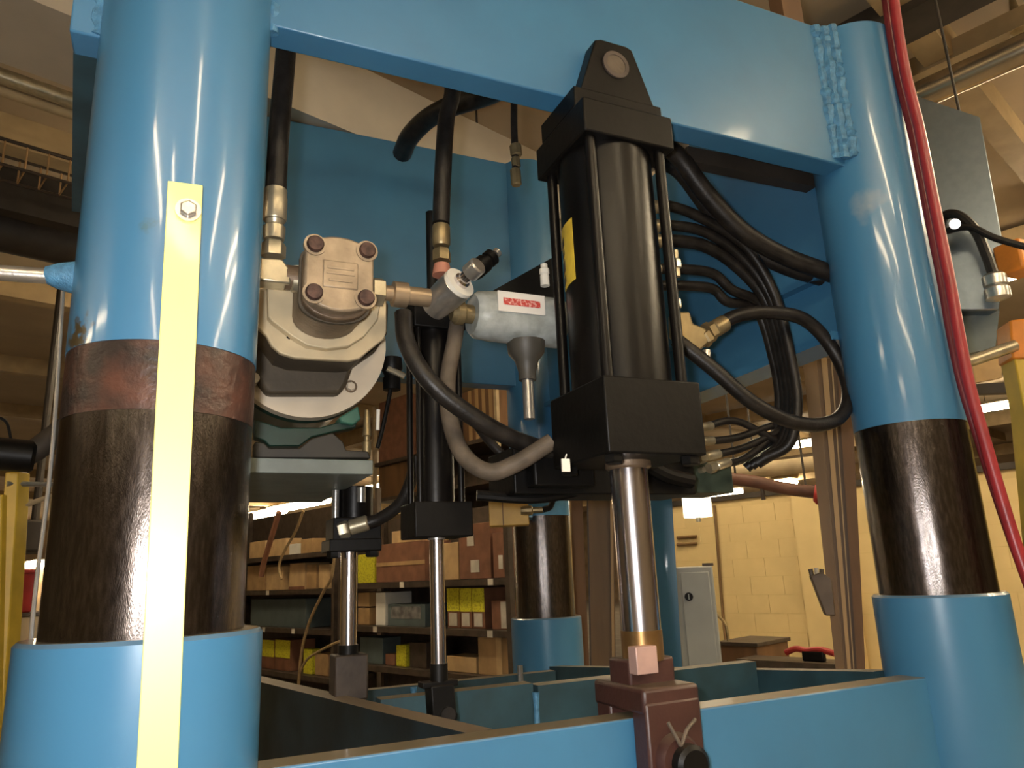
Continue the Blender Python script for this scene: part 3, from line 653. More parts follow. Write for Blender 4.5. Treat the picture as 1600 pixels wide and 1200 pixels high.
al = MB().tube([aY(99, 445, 1.47), aY(88, 620, 1.47), aY(76, 760, 1.47), aY(58, 900, 1.46), aY(48, 1010, 1.45), aY(40, 1190, 1.45)], .0035, 8).build('air_line', steel, label='thin bright metal line hugging the near column on its left', cat='pipe')

# ================================================================== BACKGROUND: RACKS AND BOXES
def hbox(u0, u1, v0, v1, z0, z1): return MB().box(hall((u0 + u1) / 2, (v0 + v1) / 2, (z0 + z1) / 2), (abs(u1 - u0), abs(v1 - v0), abs(z1 - z0)), (HU, HV, UP))
def rackunit(U, dep, xa, xb, levels, label, group='storage racks', pm=rack, bm_=rack, zt=None, yref=900):
    va, vb_ = huv(aU(xa, yref, U))[1], huv(aU(xb, yref, U))[1]
    v0, v1 = min(va, vb_), max(va, vb_)
    zs = sorted(levels); top = zt or zs[-1] + .3
    t = thing('storage_rack', hall(U + dep / 2, (v0 + v1) / 2, 0), label, 'rack', group)
    for u in (U, U + dep):
        for v in (v0, v1): hbox(u - .025, u + .025, v - .025, v + .025, 0, top).build('post', pm, t)
    hbox(U + dep + .026, U + dep + .04, v0, v1, .1, top - .1).build('back_panel', rack, t)
    for z in zs: hbox(U - .02, U + dep + .02, v0, v1, z - .05, z).build('shelf_board', bm_, t)
    return t, v0, v1
U1 = 4.0
def zat(x, y, U): return aU(x, y, U).z
RL = [zat(660, 908, U1), zat(660, 981, U1), zat(660, 1047, U1), .30, zat(660, 838, U1) - .0]
rackunit(U1, .5, 534, 796, [RL[0], RL[1], RL[2], .3], 'brown steel rack behind the two thin chrome rods', zt=2.25)
LLv = [zat(440, 922, U1), zat(440, 981, U1), zat(440, 1050, U1), .3, zat(440, 868, U1)]
rackunit(U1, .5, 330, 524, LLv, 'brown steel rack just right of the near left column', zt=2.5)
rackunit(6.2, .7, 585, 786, [zat(690, 700, 6.2), zat(690, 762, 6.2), 1.9, 1.0], 'taller rack with pale posts behind the slim cylinder', pm=mat('pale_post_paint', (.42, .33, .2), .5), zt=4.1)
def pbox(name, x0, y0, x1, y1, m, label, U=U1, zb=None, dep=.3, group=None, cat='box', du=.06, bev=.004):
    U = U + du; xm = (x0 + x1) / 2
    va, vb_ = huv(aU(x0, (y0 + y1) / 2, U))[1], huv(aU(x1, (y0 + y1) / 2, U))[1]
    z0 = aU(xm, y1, U).z if zb is None else zb; z1 = max(aU(xm, y0, U).z, z0 + .03)
    v0, v1 = min(va, vb_), max(va, vb_)
    o = hbox(U, U + dep, v0, v1, z0 + .001, z1).build(name, m, None, label, cat, group, bevel=bev)
    o['_r'] = [U, v0, v1, z0, z1]
    return o, (U, v0, v1, z0, z1)
def face(par, r, fv0, fv1, fz0, fz1, m, nm):
    U, v0, v1, z0, z1 = r
    a, b = v0 + (v1 - v0) * fv0, v0 + (v1 - v0) * fv1
    hbox(U - .004, U - .0005, a, b, z0 + (z1 - z0) * fz0, z0 + (z1 - z0) * fz1).build(nm, m, par)
g = 'cartons on the racks'
B = []
def cb(*a, labs=(), **k):
    k.setdefault('group', g)
    o, r = pbox(*a, **k)
    for L_ in labs: face(o, r, *L_)
    del o['_r']
    return o
# right rack, upper board (v grows to the left in the picture)
cb('cardboard_box', 588, 848, 664, 905, cardd, 'wide red-brown box on the upper board left of the middle rod', zb=RL[0], labs=[(0, 1, .42, .52, card, 'tape')])
cb('cardboard_box', 692, 848, 716, 890, cardl, 'narrow pale carton just right of the middle rod', zb=RL[0])
cb('cardboard_box', 717, 818, 766, 888, cardd, 'tall red-brown carton with two white labels right of the middle rod', zb=RL[0], labs=[(.35, .62, .12, .34, tagw, 'white_label'), (.5, .72, .6, .8, tagw, 'white_label')])
cb('cardboard_box', 559, 866, 585, 894, ybox, 'small yellow carton beside the small chrome rod', zb=RL[0])
cb('cardboard_box', 770, 832, 792, 886, cardd, 'thin brown carton at the right end of the upper board', zb=RL[0], labs=[(.3, .6, .2, .5, tagw, 'white_label')])
cb('cardboard_box', 612, 828, 660, 846, cardl, 'flat pale box lying on the wide red-brown box', zb=zat(626, 848, U1 + .06) + .002, du=.1)
# right rack, middle board
for k, (x0, x1) in enumerate(((699, 718), (719, 737), (738, 757))):
    cb('yellow_carton', x0, 919, x1, 974, cardd, ['left', 'middle', 'right'][k] + ' one of three yellow-topped cartons right of the middle rod', zb=RL[1],
       labs=[(0, 1, .42, 1, ybox, 'yellow_panel'), (.2, .85, .06, .38, tagw, 'white_label')], group='yellow cartons in a row')
cb('cardboard_box', 768, 938, 791, 968, cardd, 'small brown carton with pale end right of the three yellow cartons', zb=RL[1], labs=[(0, .35, .05, .95, tagw, 'white_label')])
cb('parts_bin', 606, 944, 664, 978, binb, 'grey bin of parts left of the middle rod', zb=RL[1], cat='bin', labs=[(.1, .9, .35, .9, paperd, 'bin_contents')])
cb('paper_roll', 587, 926, 602, 962, whitep, 'pale upright packet beside the grey parts bin', zb=RL[1], cat='packet')
cb('cardboard_box', 559, 926, 577, 946, cardl, 'small pale carton, upper of two beside the small chrome rod', zb=zat(568, 948, U1 + .06), dep=.25)
cb('cardboard_box', 559, 950, 577, 978, card, 'small pale carton, lower of two beside the small chrome rod', zb=RL[1], dep=.25)
# right rack, lower board
cb('cardboard_box', 747, 994, 784, 1042, card, 'orange-brown carton at the right end of the lower board', zb=RL[2], labs=[(0, .22, .0, 1, cardl, 'pale_end')])
cb('cardboard_box', 698, 1026, 744, 1046, cardl, 'low pale tray box beside the orange-brown carton', zb=RL[2], dep=.2)
cb('yellow_carton', 619, 1008, 634, 1048, ybox, 'narrow yellow packet standing between the rods', zb=RL[2], dep=.15)
cb('cardboard_box', 602, 1022, 617, 1048, cardd, 'small brown carton beside the narrow yellow packet', zb=RL[2], dep=.15)
cb('cardboard_box', 640, 1004, 666, 1048, rack, 'dark brown carton left of the middle rod on the lower board', zb=RL[2], dep=.2)
cb('cardboard_box', 562, 996, 598, 1048, binb, 'grey-brown carton between the rods on the lower board', zb=RL[2], dep=.2)
# left rack
cb('cardboard_box', 386, 884, 414, 924, card, 'orange-brown carton nearest the near left column', zb=LLv[0])
cb('cardboard_box', 416, 886, 442, 922, cardl, 'second carton from the near left column', zb=LLv[0])
cb('cardboard_box', 452, 880, 476, 920, cardl, 'tall pale carton third from the near left column', zb=LLv[0], labs=[(0, 1, .0, .12, cardd, 'tray')])
cb('cardboard_box', 479, 882, 494, 918, card, 'slim carton right of the tall pale carton', zb=LLv[0])
cb('cardboard_box', 498, 882, 514, 910, cardl, 'pale carton at the right end of the left rack near the small rod', zb=LLv[0])
cb('parts_bin', 392, 936, 478, 981, binb, 'long grey-blue bin on the middle board of the left rack', zb=LLv[1], cat='bin')
for k, (x0, x1) in enumerate(((406, 428), (430, 453))):
    cb('yellow_carton', x0, 1000, x1, 1050, cardd, ['left', 'right'][k] + ' one of two yellow-topped cartons beside the near left column', zb=LLv[2], labs=[(0, 1, .42, 1, ybox, 'yellow_panel')], group='yellow cartons in a row')
cb('cardboard_box', 492, 1022, 512, 1050, card, 'small carton on the lowest board behind the small rod block', zb=LLv[2], dep=.15)
cb('yellow_carton', 474, 1014, 487, 1048, ybox, 'thin yellow packet beside the tan cord', zb=LLv[2], dep=.1)
for k, (x0, y0, x1, m_) in enumerate(((390, 846, 414, cardl), (428, 842, 446, cardl), (452, 850, 464, whitep), (470, 842, 488, card))):
    cb('cardboard_box', x0, y0, x1, 868, m_, ['flat pale box on the top board nearest the near column', 'second flat box on the top board of the left rack', 'little white box on the top board of the left rack', 'brown box at the right end of the top board of the left rack'][k], zb=LLv[4], dep=.2)
# tall rack crates
zc = [zat(690, 700, 6.2), zat(690, 762, 6.2)]
cb('crate', 592, 622, 640, 700, cardd, 'large brown crate high on the taller rack, left one', U=6.2, zb=zc[0], dep=.5, cat='crate', group='crates on the taller rack')
cb('crate', 722, 606, 776, 690, brownp, 'large brown slatted crate high on the taller rack, right one', U=6.2, zb=zc[0], dep=.5, cat='crate', group='crates on the taller rack', labs=[(.1 + .2 * k, .2 + .2 * k, 0, 1, woodl, 'slat') for k in range(4)])
cb('crate', 592, 716, 640, 760, brownp, 'low brown crate on the second board of the taller rack', U=6.2, zb=zc[1], dep=.5, cat='crate', group='crates on the taller rack')
# shelf price tags
for k, (x, y, L_, pr) in enumerate(((628, 914, 'upper board left of the middle rod', 0), (766, 897, 'upper board right of the middle rod', 0), (586, 984, 'middle board by the small rod', 1), (765, 973, 'middle board right of the middle rod', 1), (418, 923, 'upper board of the left rack', 2), (412, 982, 'middle board of the left rack near the column', 3), (458, 982, 'middle board of the left rack', 3))):
    p = aU(x, y, U1 - .026)
    z = (RL[0], RL[1], LLv[0], LLv[1])[pr] - .025
    MB().box(V((p.x, p.y, z)), (.006, .06, .05), (HU, HV, UP)).build('shelf_tag', tagw, None, 'small white tag on the ' + L_, 'tag', 'shelf tags')
# hanging cord
MB().tube([aU(x, y, 3.6) for x, y in ((474, 798), (462, 830), (446, 858), (436, 884), (440, 905))], .014, 8).build('hanging_cord', rope, label='tan cord hanging above the left rack', cat='cord', group='tan cords')
t = thing('hanging_cord', aU(468, 1052, 3.6), 'tan cord slanting down left of the small chrome rod', 'cord', 'tan cords')
MB().tube([aU(x, y, 3.6) for x, y in ((522, 700), (524, 800), (520, 892), (505, 925), (486, 965), (474, 1005), (468, 1052), (462, 1150), (460, 1290))], .014, 8).build('cord', rope, t)
MB().tube([aU(x, y, 3.6) for x, y in ((468, 1052), (480, 1030), (505, 1014), (530, 1002))], .012, 8).build('cord_end', rope, t)
MB().tube([aU(x, y, 3.7) for x, y in ((436, 800), (424, 840), (412, 880), (408, 900))], .03, 8).build('hanging_cord', cardd, label='dark brown strap hanging beside the tan cord', cat='strap')

# ================================================================== BACKGROUND: RIGHT SIDE
UW = 8.0
pw = thing('wall_partition', hall(UW, 0, 0), kind='structure')
va = huv(aU(1036, 900, UW))[1]; vb_ = huv(aU(1680, 860, UW))[1]
ztop = zat(1190, 776, UW)
hbox(UW + .004, UW + .2, vb_, va, 0, ztop).build('mortar_bed', mort, pw)
hbox(UW - .03, UW + .25, vb_, va, ztop, ztop + .06).build('wall_cap', joistd, pw)
bw, bh = .40, .20
nrow = int(ztop / bh)
bme = None
ncol = int((va - vb_) / bw)
for rI in range(2, nrow + 1):
    for cI in range(ncol + 1):
        vc_ = va - bw * (cI + .5 * (rI % 2)) - bw / 2
        if vc_ < vb_ or rI * bh + bh / 2 > ztop: continue
        c = hall(UW + .06, vc_, rI * bh + bh / 2)
        if bme is None:
            b0 = MB().box(c, (.12, bw - .006, bh - .006), (HU, HV, UP)).build('block', wallm, pw)
            bme = b0; bc0 = c
        else:
            o = bme.copy(); COL.objects.link(o); o.name = 'block'; o.parent = pw; o.location = c - bc0
pv0, pv1 = huv(aU(1252, 900, UW - .1))[1], huv(aU(1330, 900, UW - .1))[1]
hbox(UW - .1, UW, pv1, pv0, 0, ztop).build('pilaster', wallm, pw)
def ptube(pts, r, m, nm, lab_, cat_, D=None, U=None, grp=None, n=12, sub=6):
    P = [aU(x, y, U) if U else aD(x, y, D) for x, y in pts]
    return MB().tube(P, r, n, sub).build(nm, m, None, lab_, cat_, grp)
ptube([(1116, 790), (1120, 840), (1126, 920), (1132, 985), (1138, 1030)], .016, wood, 'wall_conduit', 'thin brown conduit running down the yellow block wall', 'conduit', U=UW - .03)
for k, y in enumerate((838, 849)):
    ptube([(1058, y + 2), (1088, y)], .018, wood, 'wall_bracket', ['upper', 'lower'][k] + ' short dark bar on the yellow wall above the grey cabinet', 'bracket', U=UW - .03, sub=0)
# overhead pipes in front of the wall
t = thing('sprinkler_pipe', aD(1220, 765, 7), 'red-brown overhead pipe with red valve above the yellow wall', 'pipe')
MB().tube([aD(1140, 748, 7), aD(1180, 753, 7), aD(1225, 763, 7), aD(1298, 772, 7)], .055, 14).build('pipe_run', redpipe, t)
MB().lathe(aD(1272, 770, 6.95), aD(1297, 774, 6.95) - aD(1272, 770, 6.95), [(0, .07), (.03, .095), (.1, .095), (.13, .07)], 16).build('valve_body', redbin, t)
MB().cyl(aD(1190, 756, 7), aD(1190, 756, 7) - UP * .14, .02, 8).build('sprinkler_head', rack, t)
MB().cyl(aD(1150, 750, 7), V((*aD(1150, 750, 7).xy, CZ)), .01, 6).build('hanger_rod', joistd, t)
MB().cyl(aD(1260, 768, 7), V((*aD(1260, 768, 7).xy, CZ)), .01, 6).build('hanger_rod', joistd, t)
t = thing('duct_pipe', aD(1200, 735, 7.6), 'tan insulated pipe above the red-brown pipe', 'pipe')
MB().tube([aD(1120, 742, 7.6), aD(1180, 735, 7.6), aD(1300, 722, 7.6)], .075, 14).build('pipe_run', pipew, t)
MB().cyl(aD(1180, 735, 7.6), V((*aD(1180, 735, 7.6).xy, CZ)), .01, 6).build('hanger_rod', joistd, t)
# white box, given a mild glow so it stands out bright
c = aD(1089, 789, 6.6)
t = thing('glowing_box', c, 'glowing white box hanging beside the lamp above the grey cabinet', 'box')
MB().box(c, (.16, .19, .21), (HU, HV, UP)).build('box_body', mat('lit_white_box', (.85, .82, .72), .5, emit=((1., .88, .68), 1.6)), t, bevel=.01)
MB().cyl(c - UP * .105, c - UP * .14, .02, 10).build('box_gland', zinc, t)
MB().cyl(c + UP * .1, c + UP * (CZ - c.z), .012, 8).build('drop_conduit', joistd, t)
# grey cabinet with dial
def dbox(x0, y0, x1, y1, D, dep, zb=None):
    a_, b_ = aD(x0, (y0 + y1) / 2, D), aD(x1, (y0 + y1) / 2, D); xm = (x0 + x1) / 2
    z0 = aD(xm, y1, D).z if zb is None else zb; z1 = aD(xm, y0, D).z
    d = (b_ - a_); d.z = 0; wd = d.length; d.normalize(); n = d.cross(UP); n = n if n.dot(a_ - EYE) > 0 else -n
    c = (a_ + b_) / 2 + n * dep / 2; c.z = (z0 + z1) / 2
    return (d, n, c, wd, z0, z1)
d, n, c, wd, z0, z1 = dbox(1058, 885, 1121, 1040, 5.8, .3, zb=0)
t = thing('electrical_cabinet', V((c.x, c.y, 0)), 'grey metal cabinet with dark round dial by the yellow wall', 'cabinet')
MB().box(c, (wd, .3, z1), (d, n, UP)).build('cabinet_body', greyc, t, bevel=.012)
MB().box(c - n * .157 + d * .01, (wd - .08, .012, z1 - .08), (d, n, UP)).build('cabinet_door', greyc, t, bevel=.006)
p = V((c.x, c.y, aD(1079, 932, 5.8).z)) - n * .163 - d * wd * .16
MB().cyl(p, p - n * .02, .03, 18).build('dial', black, t)
MB().box(p - n * .022, (.008, .004, .04), (d, n, UP)).build('dial_pointer', greyc, t)
MB().box(V((c.x, c.y, z1 + .01)) + d * wd * .4, (.08, .1, .02), (d, n, UP)).build('cabinet_lug', rack, t)
# dark bench and clutter under the wall
UB = 5.6
va, vb_ = huv(aU(1124, 1010, UB))[1], huv(aU(1182, 1010, UB))[1]
zb_ = zat(1150, 1003, UB)
t = thing('work_bench', hall(UB, (va + vb_) / 2, 0), 'low dark brown box bench beside the grey cabinet', 'bench')
hbox(UB, UB + .5, vb_, va, 0, zb_ - .03).build('bench_body', brownp, t, bevel=.005)
hbox(UB - .02, UB + .52, vb_ - .02, va + .02, zb_ - .03, zb_).build('bench_top', rack, t, bevel=.004)
va, vb_ = huv(aU(1150, 1030, UB - .3))[1], huv(aU(1310, 1030, UB - .3))[1]
zb2 = zat(1230, 1034, UB - .3)
t = thing('work_table', hall(UB, (va + vb_) / 2, 0), 'long dark table below the yellow wall', 'table')
hbox(UB - .3, UB - .02, vb_, va, zb2 - .05, zb2).build('table_top', rack, t)
for v in (va - .1, vb_ + .1): hbox(UB - .2, UB - .12, v - .04, v + .04, 0, zb2 - .05).build('leg', rack, t)
p = aU(1262, 1030, UB - .2)
t = thing('bar_clamp', V((p.x, p.y, zb2)), 'red and black clamp lying on the long dark table', 'clamp')
MB().tube([V((p.x, p.y, zb2 + .03)) + HV * d + UP * h for d, h in ((.16, .02), (.08, .05), (0, .04), (-.1, .05), (-.2, .03))], .022, 10).build('clamp_bar', redbin, t)
MB().box(V((p.x, p.y, zb2 + .035)) + HV * -.05, (.05, .16, .07), (HU, HV, UP)).build('clamp_jaw', black, t, bevel=.01)
ptube([(1120, 960), (1133, 975), (1138, 1000), (1140, 1010)], .012, brass, 'bent_pipe', 'bent tan pipe beside the grey cabinet', 'pipe', U=UB + .02)
# blue post, brown boards, brown column
def pxcol(name, ptop, pbot, D, dep, m, label, cat, strips=(), par=None):
    a0, a1 = aD(*ptop[0], D), aD(*ptop[1], D); b0, b1 = aD(*pbot[0], D), aD(*pbot[1], D)
    n = (a1 - a0).cross(UP).normalized(); n = n if n.dot(a0 - EYE) > 0 else -n
    ext = lambda t_, b_, z: b_ + (t_ - b_) * ((z - b_.z) / (t_.z - b_.z))
    q0, q1 = ext(a0, b0, 0), ext(a1, b1, 0)
    t = thing(name, (q0 + q1) / 2, label, cat)
    MB().hexa([q0, q1, q1 + n * dep, q0 + n * dep], [a0, a1, a1 + n * dep, a0 + n * dep]).build('post_body', m, t)
    for k, (f0, f1, pr, ms, nm) in enumerate(strips):
        A0, A1 = a0.lerp(a1, f0), a0.lerp(a1, f1); Q0, Q1 = q0.lerp(q1, f0), q0.lerp(q1, f1)
        MB().hexa([Q0 - n * pr, Q1 - n * pr, Q1 - n * .0005, Q0 - n * .0005], [A0 - n * pr, A1 - n * pr, A1 - n * .0005, A0 - n * .0005]).build(nm, ms, t)
    return t
pxcol('steel_post', ((1004, 620), (1040, 620)), ((1030, 1045), (1066, 1045)), 4.6, .14, blue, 'blue square post right of the big chrome rod', 'post')
pxcol('brown_panel', ((886, 690), (906, 690)), ((890, 1050), (921, 1050)), 5.4, .08, brownp, 'brown upright board right behind the rear column', 'board', [(.1, .25, .01, woodl, 'edge_strip')])
pxcol('brown_panel', ((915, 690), (958, 690)), ((922, 1050), (962, 1050)), 5.5, .08, wood, 'wider brown upright board left of the big chrome rod', 'board', [(.86, .96, .012, woodl, 'edge_strip'), (.0, .06, .01, rack, 'edge_strip')])
pxcol('steel_column', ((1254, 560), (1328, 560)), ((1306, 1045), (1352, 1045)), 4.2, .22, wood, 'brown steel building column left of the right press column', 'column',
      [(.0, .30, .03, wood, 'column_flange'), (.40, .52, .012, woodl, 'conduit_strip'), (.72, 1.0, .03, brownp, 'column_flange'), (.60, .63, .02, woodl, 'conduit_strip')])
t = thing('pen_holder', aD(1285, 940, 4.1), 'dark wedge holder hooked on the brown building column', 'holder')
MB().prism([aD(1266, 900, 4.12), aD(1284, 894, 4.12), aD(1300, 905, 4.12), aD(1306, 962, 4.12), aD(1290, 962, 4.12)], (.05, .06, 0)).build('holder_body', mat('brown_grey_metal', (.13, .09, .06), .5), t, bevel=.006)
for k in range(3): MB().cyl(aD(1270 + 7 * k, 905, 4.14), aD(1266 + 9 * k, 889 - 2 * (k % 2), 4.14), .012, 8).build('tool_handle', (rack, tagw, rubbert)[k], t)

# steel enclosure at the right with cable and plug
t = thing('steel_enclosure', aD(1510, 545, 3.3), 'blue-grey brushed steel enclosure hung behind the red hose', 'enclosure')
DE = 3.3
E0 = [aD(1405, 140, DE), aD(1532, 182, DE), aD(1572, 400, DE), aD(1562, 485, DE), aD(1440, 485, DE)]
MB().prism(E0, V((.12, .28, 0))).build('enclosure_body', bluesteel, t, bevel=.006)
MB().prism([aD(1450, 486, DE + .05), aD(1562, 484, DE + .05), aD(1555, 545, DE + .05), aD(1460, 560, DE + .05)], (.1, .2, 0)).build('enclosure_base', greyt, t)
MB().cyl(aD(1500, 180, DE + .2), V((*aD(1500, 180, DE + .2).xy, CZ)), .006, 8).build('hanger_rod', joistd, t)
t = thing('power_cable', aD(1540, 420, 3.2), 'black cable with silver plug hanging on the steel enclosure', 'cable')
MB().tube([aD(1470, 372, 3.22), aD(1474, 340, 3.2), aD(1496, 336, 3.18), aD(1524, 360, 3.17), aD(1542, 400, 3.17), aD(1553, 432, 3.17)], .019, 10).build('cable_sleeve', rubber, t)
MB().tube([aD(1475, 362, 3.2), aD(1515, 355, 3.16), aD(1555, 372, 3.15), aD(1610, 388, 3.15)], .013, 10).build('cable_branch', rubber, t)
MB().cyl(aD(1492, 350, 3.18), aD(1492, 350, 3.12), .02, 10).build('cable_clip', steel, t)
c0, c1 = aD(1552, 428, 3.17), aD(1563, 478, 3.17)
MB().lathe(c0, c1 - c0, [(0, .03), (.01, .04), (.045, .04), (.05, .032), (.06, .042), (.095, .042), (.1, .03)], 18).build('plug', steel, t)
t = thing('guard_post', aD(1592, 640, 3.0), 'orange and yellow upright guard at the right edge', 'guard')
MB().prism([aD(1578, 500, 3.0), aD(1640, 492, 3.0), aD(1650, 560, 3.0), aD(1582, 560, 3.0)], (.06, .09, 0)).build('guard_head', orange, t, bevel=.006)
MB().prism([aD(1584, 556, 3.01), aD(1640, 556, 3.01), aD(1700, 1150, 3.01), aD(1650, 1150, 3.01), aD(1600, 640, 3.01)], (.05, .08, 0)).build('guard_leg', yelp, t, bevel=.004)
MB().cyl(aD(1500, 570, 2.9), aD(1586, 540, 3.0), .020, 14).build('guard_arm', zinc, t)
MB().box(aD(1590, 405, 3.3), (.12, .1, .12)).build('guard_cap', orange, t, bevel=.01)
t = thing('notice_board', aD(1540, 600, 5.5), 'small tan board with dark frame beyond the red hose', 'board')
MB().prism([aD(1520, 562, 5.5), aD(1562, 560, 5.5), aD(1566, 590, 5.5), aD(1524, 598, 5.5)], (.02, .04, 0)).build('board_face', cardl, t)
MB().prism([aD(1516, 600, 5.5), aD(1610, 596, 5.5), aD(1610, 612, 5.5), aD(1518, 616, 5.5)], (.03, .05, 0)).build('board_ledge', joistd, t)
MB().cyl(aD(1540, 562, 5.52), V((*aD(1540, 562, 5.52).xy, CZ)), .012, 6).build('hanger_rod', joistd, t)

# ================================================================== BACKGROUND: LEFT SIDE
t = thing('guard_post', aD(20, 1000, 3.4), 'yellow upright guard frame at the left edge', 'guard')
MB().prism([aD(8, 738, 3.4), aD(29, 736, 3.4), aD(26, 800, 3.4), aD(0, 1200, 3.4), aD(-30, 1200, 3.4)], (.03, .06, 0)).build('guard_leg', yelp, t, bevel=.004)
MB().prism([aD(-60, 776, 3.38), aD(4, 772, 3.38), aD(-6, 1200, 3.38), aD(-90, 1200, 3.38)], (.03, .06, 0)).build('guard_panel', yelp, t, bevel=.004)
MB().cyl(aD(10, 756, 3.4), aD(140, 758, 3.55), .010, 10).build('guard_rail', steel, t)
MB().cyl(aD(22, 795, 3.42), aD(90, 772, 3.55), .010, 10).build('guard_brace', pipew, t)
U0_ = 6.4
d, n, c, wd, z0, z1 = dbox(-40, 965, 62, 1100, 6.0, .5, zb=0)
t = thing('filing_cabinet', V((c.x, c.y, 0)), 'beige cabinet at the far left below the red bin', 'cabinet')
MB().box(c, (wd, .5, z1 - z0), (d, n, UP)).build('cabinet_body', beige, t, bevel=.01)
for k in range(3): MB().box(c - n * .256 + UP * (.35 - .36 * k), (wd - .05, .012, .33), (d, n, UP)).build('drawer_front', beige, t, bevel=.006)
MB().box(c + UP * ((z1 - z0) / 2 + .012), (wd + .02, .52, .02), (d, n, UP)).build('cabinet_top', rack, t)
ztop_c = z1 + .023
d, n, c, wd, z0, z1 = dbox(12, 893, 56, 950, 6.05, .35, zb=ztop_c)
t = thing('parts_tub', V((c.x, c.y, z0)), 'red tub standing on the beige cabinet at the far left', 'bin')
h_ = z1 - z0
x_, y_ = d * wd / 2, n * .17
MB().hexa([V((c.x, c.y, z0)) - x_ * .8 - y_ * .8, V((c.x, c.y, z0)) + x_ * .8 - y_ * .8, V((c.x, c.y, z0)) + x_ * .8 + y_ * .8, V((c.x, c.y, z0)) - x_ * .8 + y_ * .8], [V((c.x, c.y, z1)) - x_ - y_, V((c.x, c.y, z1)) + x_ - y_, V((c.x, c.y, z1)) + x_ + y_, V((c.x, c.y, z1)) - x_ + y_]).build('tub_body', redbin, t, bevel=.01)
MB().box(V((c.x, c.y, z1)), (wd * 1.08, .37, .025), (d, n, UP)).build('tub_rim', redbin, t, bevel=.006)
d, n, c, wd, z0, z1 = dbox(36, 812, 68, 862, 7, .5)
t = thing('machine_head', V((c.x, c.y, z0)), 'dark machine housing at the far left above the lamp', 'machine')
MB().box(c, (wd, .5, z1 - z0), (d, n, UP)).build('machine_body', joistd, t, bevel=.02)
MB().cyl(c, V((c.x, c.y, CZ)), .03, 10).build('drop_pole', joistd, t)
t = thing('exhaust_arm', aD(30, 715, 2.6), 'thick dark flexible arm crossing left of the near column', 'duct')
MB().tube([aD(-120, 705, 2.6), aD(-20, 706, 2.6), aD(36, 712, 2.6), aD(84, 682, 2.62), (aD(150, 630, 2.7))], .034, 14).build('arm_tube', joistd, t)
MB().lathe(aD(-15, 708, 2.6), aD(32, 712, 2.6) - aD(-15, 708, 2.6), [(0, .04), (.01, .048), (.1, .048), (.11, .04)], 18).build('arm_joint', black, t)
MB().tube([aD(-8, 650, 2.6), aD(10, 660, 2.6), aD(18, 690, 2.6)], .004, 8).build('arm_wire', black, t)

# ceiling runs along the hall on the left
def run(px, py, z, r, m, nm, label, cat, u0=-3.5, u1=1.5, square=None, grp='overhead runs'):
    p = aZ(px, py, z); u, v = huv(p)
    t = thing(nm, hall(u, v, z), label, cat, grp)
    if square: hbox(u0, u1, v - square[0] / 2, v + square[0] / 2, z - square[1] / 2, z + square[1] / 2).build('run_body', m, t)
    else: MB().cyl(hall(u0, v, z), hall(u1, v, z), r, 18).build('run_body', m, t)
    for uu in (u - 1.2, u + .9): MB().cyl(hall(uu, v, z), hall(uu, v, CZ), .008, 6).build('hanger_rod', joistd, t)
    return t, u, v
run(55, 92, 4.45, .018, pipew, 'conduit_run', 'thin pale conduit under the ceiling at upper left', 'conduit')
run(55, 137, 4.35, .045, zinc, 'pipe_run', 'upper grey pipe of the pair under the ceiling at upper left', 'pipe')
run(55, 160, 4.30, .032, pipew, 'pipe_run', 'lower thinner pipe of the pair under the ceiling at upper left', 'pipe')
t, u, v = run(55, 232, 4.3, .012, rack, 'cable_tray', 'wire cable tray under the ceiling left of the near column', 'cable tray')
for dz, dv in ((-.17, 0), (-.17, .22), (0, .22)):
    MB().cyl(hall(-3.5, v + dv, 4.3 + dz), hall(1.5, v + dv, 4.3 + dz), .010, 8).build('tray_rail', rack, t)
for k in range(28):
    uu = u - 1.6 + .12 * k
    MB().tube([hall(uu, v, 4.3), hall(uu, v, 4.13), hall(uu, v + .22, 4.13), hall(uu, v + .22, 4.3)], .006, 6, 0).build('tray_rung', card, t)
run(55, 312, 4.15, 0, joistd, 'steel_beam', 'flat dark steel beam crossing left of the near column', 'beam', square=(.12, .30))
run(55, 368, 4.05, .17, joistd, 'round_duct', 'dark round duct crossing left of the near column', 'duct')
# pale duct and deck seen under the upper beam
run(560, 205, 4.02, 0, ductw, 'air_duct', 'pale rectangular duct seen under the upper beam', 'duct', u0=-1, u1=4.2, square=(.5, .42))
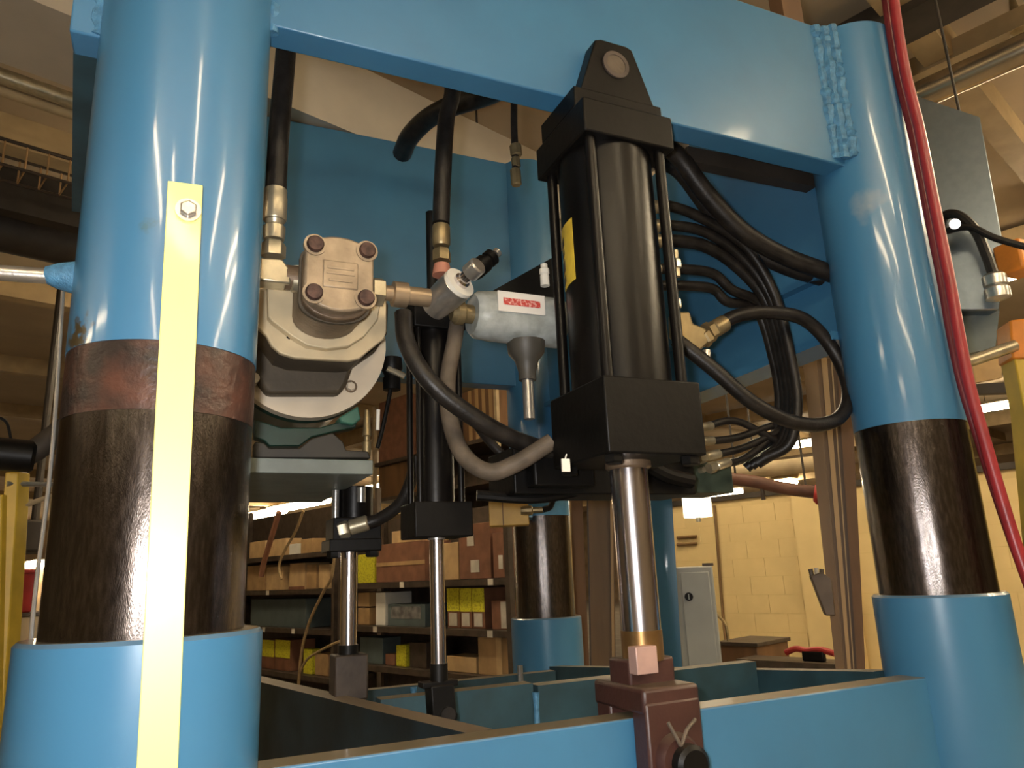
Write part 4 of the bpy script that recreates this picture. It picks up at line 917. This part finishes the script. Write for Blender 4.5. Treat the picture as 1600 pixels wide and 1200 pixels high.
# runs along the other direction at upper right
def runv(px, py, z, r, m, nm, label, cat, square=None, v0=0., v1=4.):
    p = aZ(px, py, z); u, v = huv(p)
    t = thing(nm, hall(u, v, z), label, cat, 'overhead runs')
    if square: hbox(u - square[0] / 2, u + square[0] / 2, v0, v1, z - square[1] / 2, z + square[1] / 2).build('run_body', m, t)
    else: MB().cyl(hall(u, v0, z), hall(u, v1, z), r, 24).build('run_body', m, t)
    for vv in (.15, v + 1.2): MB().cyl(hall(u, vv, z), hall(u, vv, CZ), .008, 6).build('hanger_rod', joistd, t)
    return t
runv(1530, 108, 4.2, .085, galv, 'round_duct', 'shiny round duct under the ceiling at upper right', 'duct', v1=3.2)
runv(1515, 80, 4.42, 0, joist, 'steel_channel', 'tan steel channel above the shiny round duct', 'channel', square=(.22, .12), v1=4.)
runv(1440, 14, 4.40, 0, joistd, 'cable_duct', 'dark flat trunking in the top right corner of the ceiling', 'trunking', square=(.28, .14), v1=5)
t = thing('ceiling_sprinkler', aZ(1594, 52, 4.35), 'small brass sprinkler at the top right corner', 'sprinkler')
p = aZ(1594, 52, 4.35)
MB().lathe(p, UP, [(0, .03), (.01, .05), (.02, .02), (.05, .02), (.06, .035), (.25, .012)], 14).build('sprinkler_body', brass, t)

# yellow junction box fixed to the rear column
d, n, c, wd, z0, z1 = dbox(764, 777, 826, 821, 3.45, .12)
t = thing('junction_box', V((c.x, c.y, z0)), 'tan-yellow junction box with brass fitting beside the rear column', 'box')
MB().box(c, (wd, .12, z1 - z0), (d, n, UP)).build('box_body', mat('tan_yellow_paint', (.60, .38, .09), .5, 0, .1, 12), t, bevel=.004)
MB().box(c - n * .062 - d * wd * .15, (.004, .006, z1 - z0), (d, n, UP)).build('lid_seam', brownp, t)
p = c - n * .06 + d * wd * .3
MB().lathe(p, d, [(0, .018), (.02, .022), (.05, .022), (.055, .014), (.10, .014)], 10).build('brass_fitting', brass, t)
MB().tube([p + d * .1, p + d * .14 + UP * .02, p + d * .16 + UP * .12, p + d * .14 + UP * .3], .014, 10).build('flexible_conduit', black, t)
MB().box(c + n * .13 + d * .08, (.06, .2, .05), (d, n, UP)).build('mounting_bracket', blue, t)
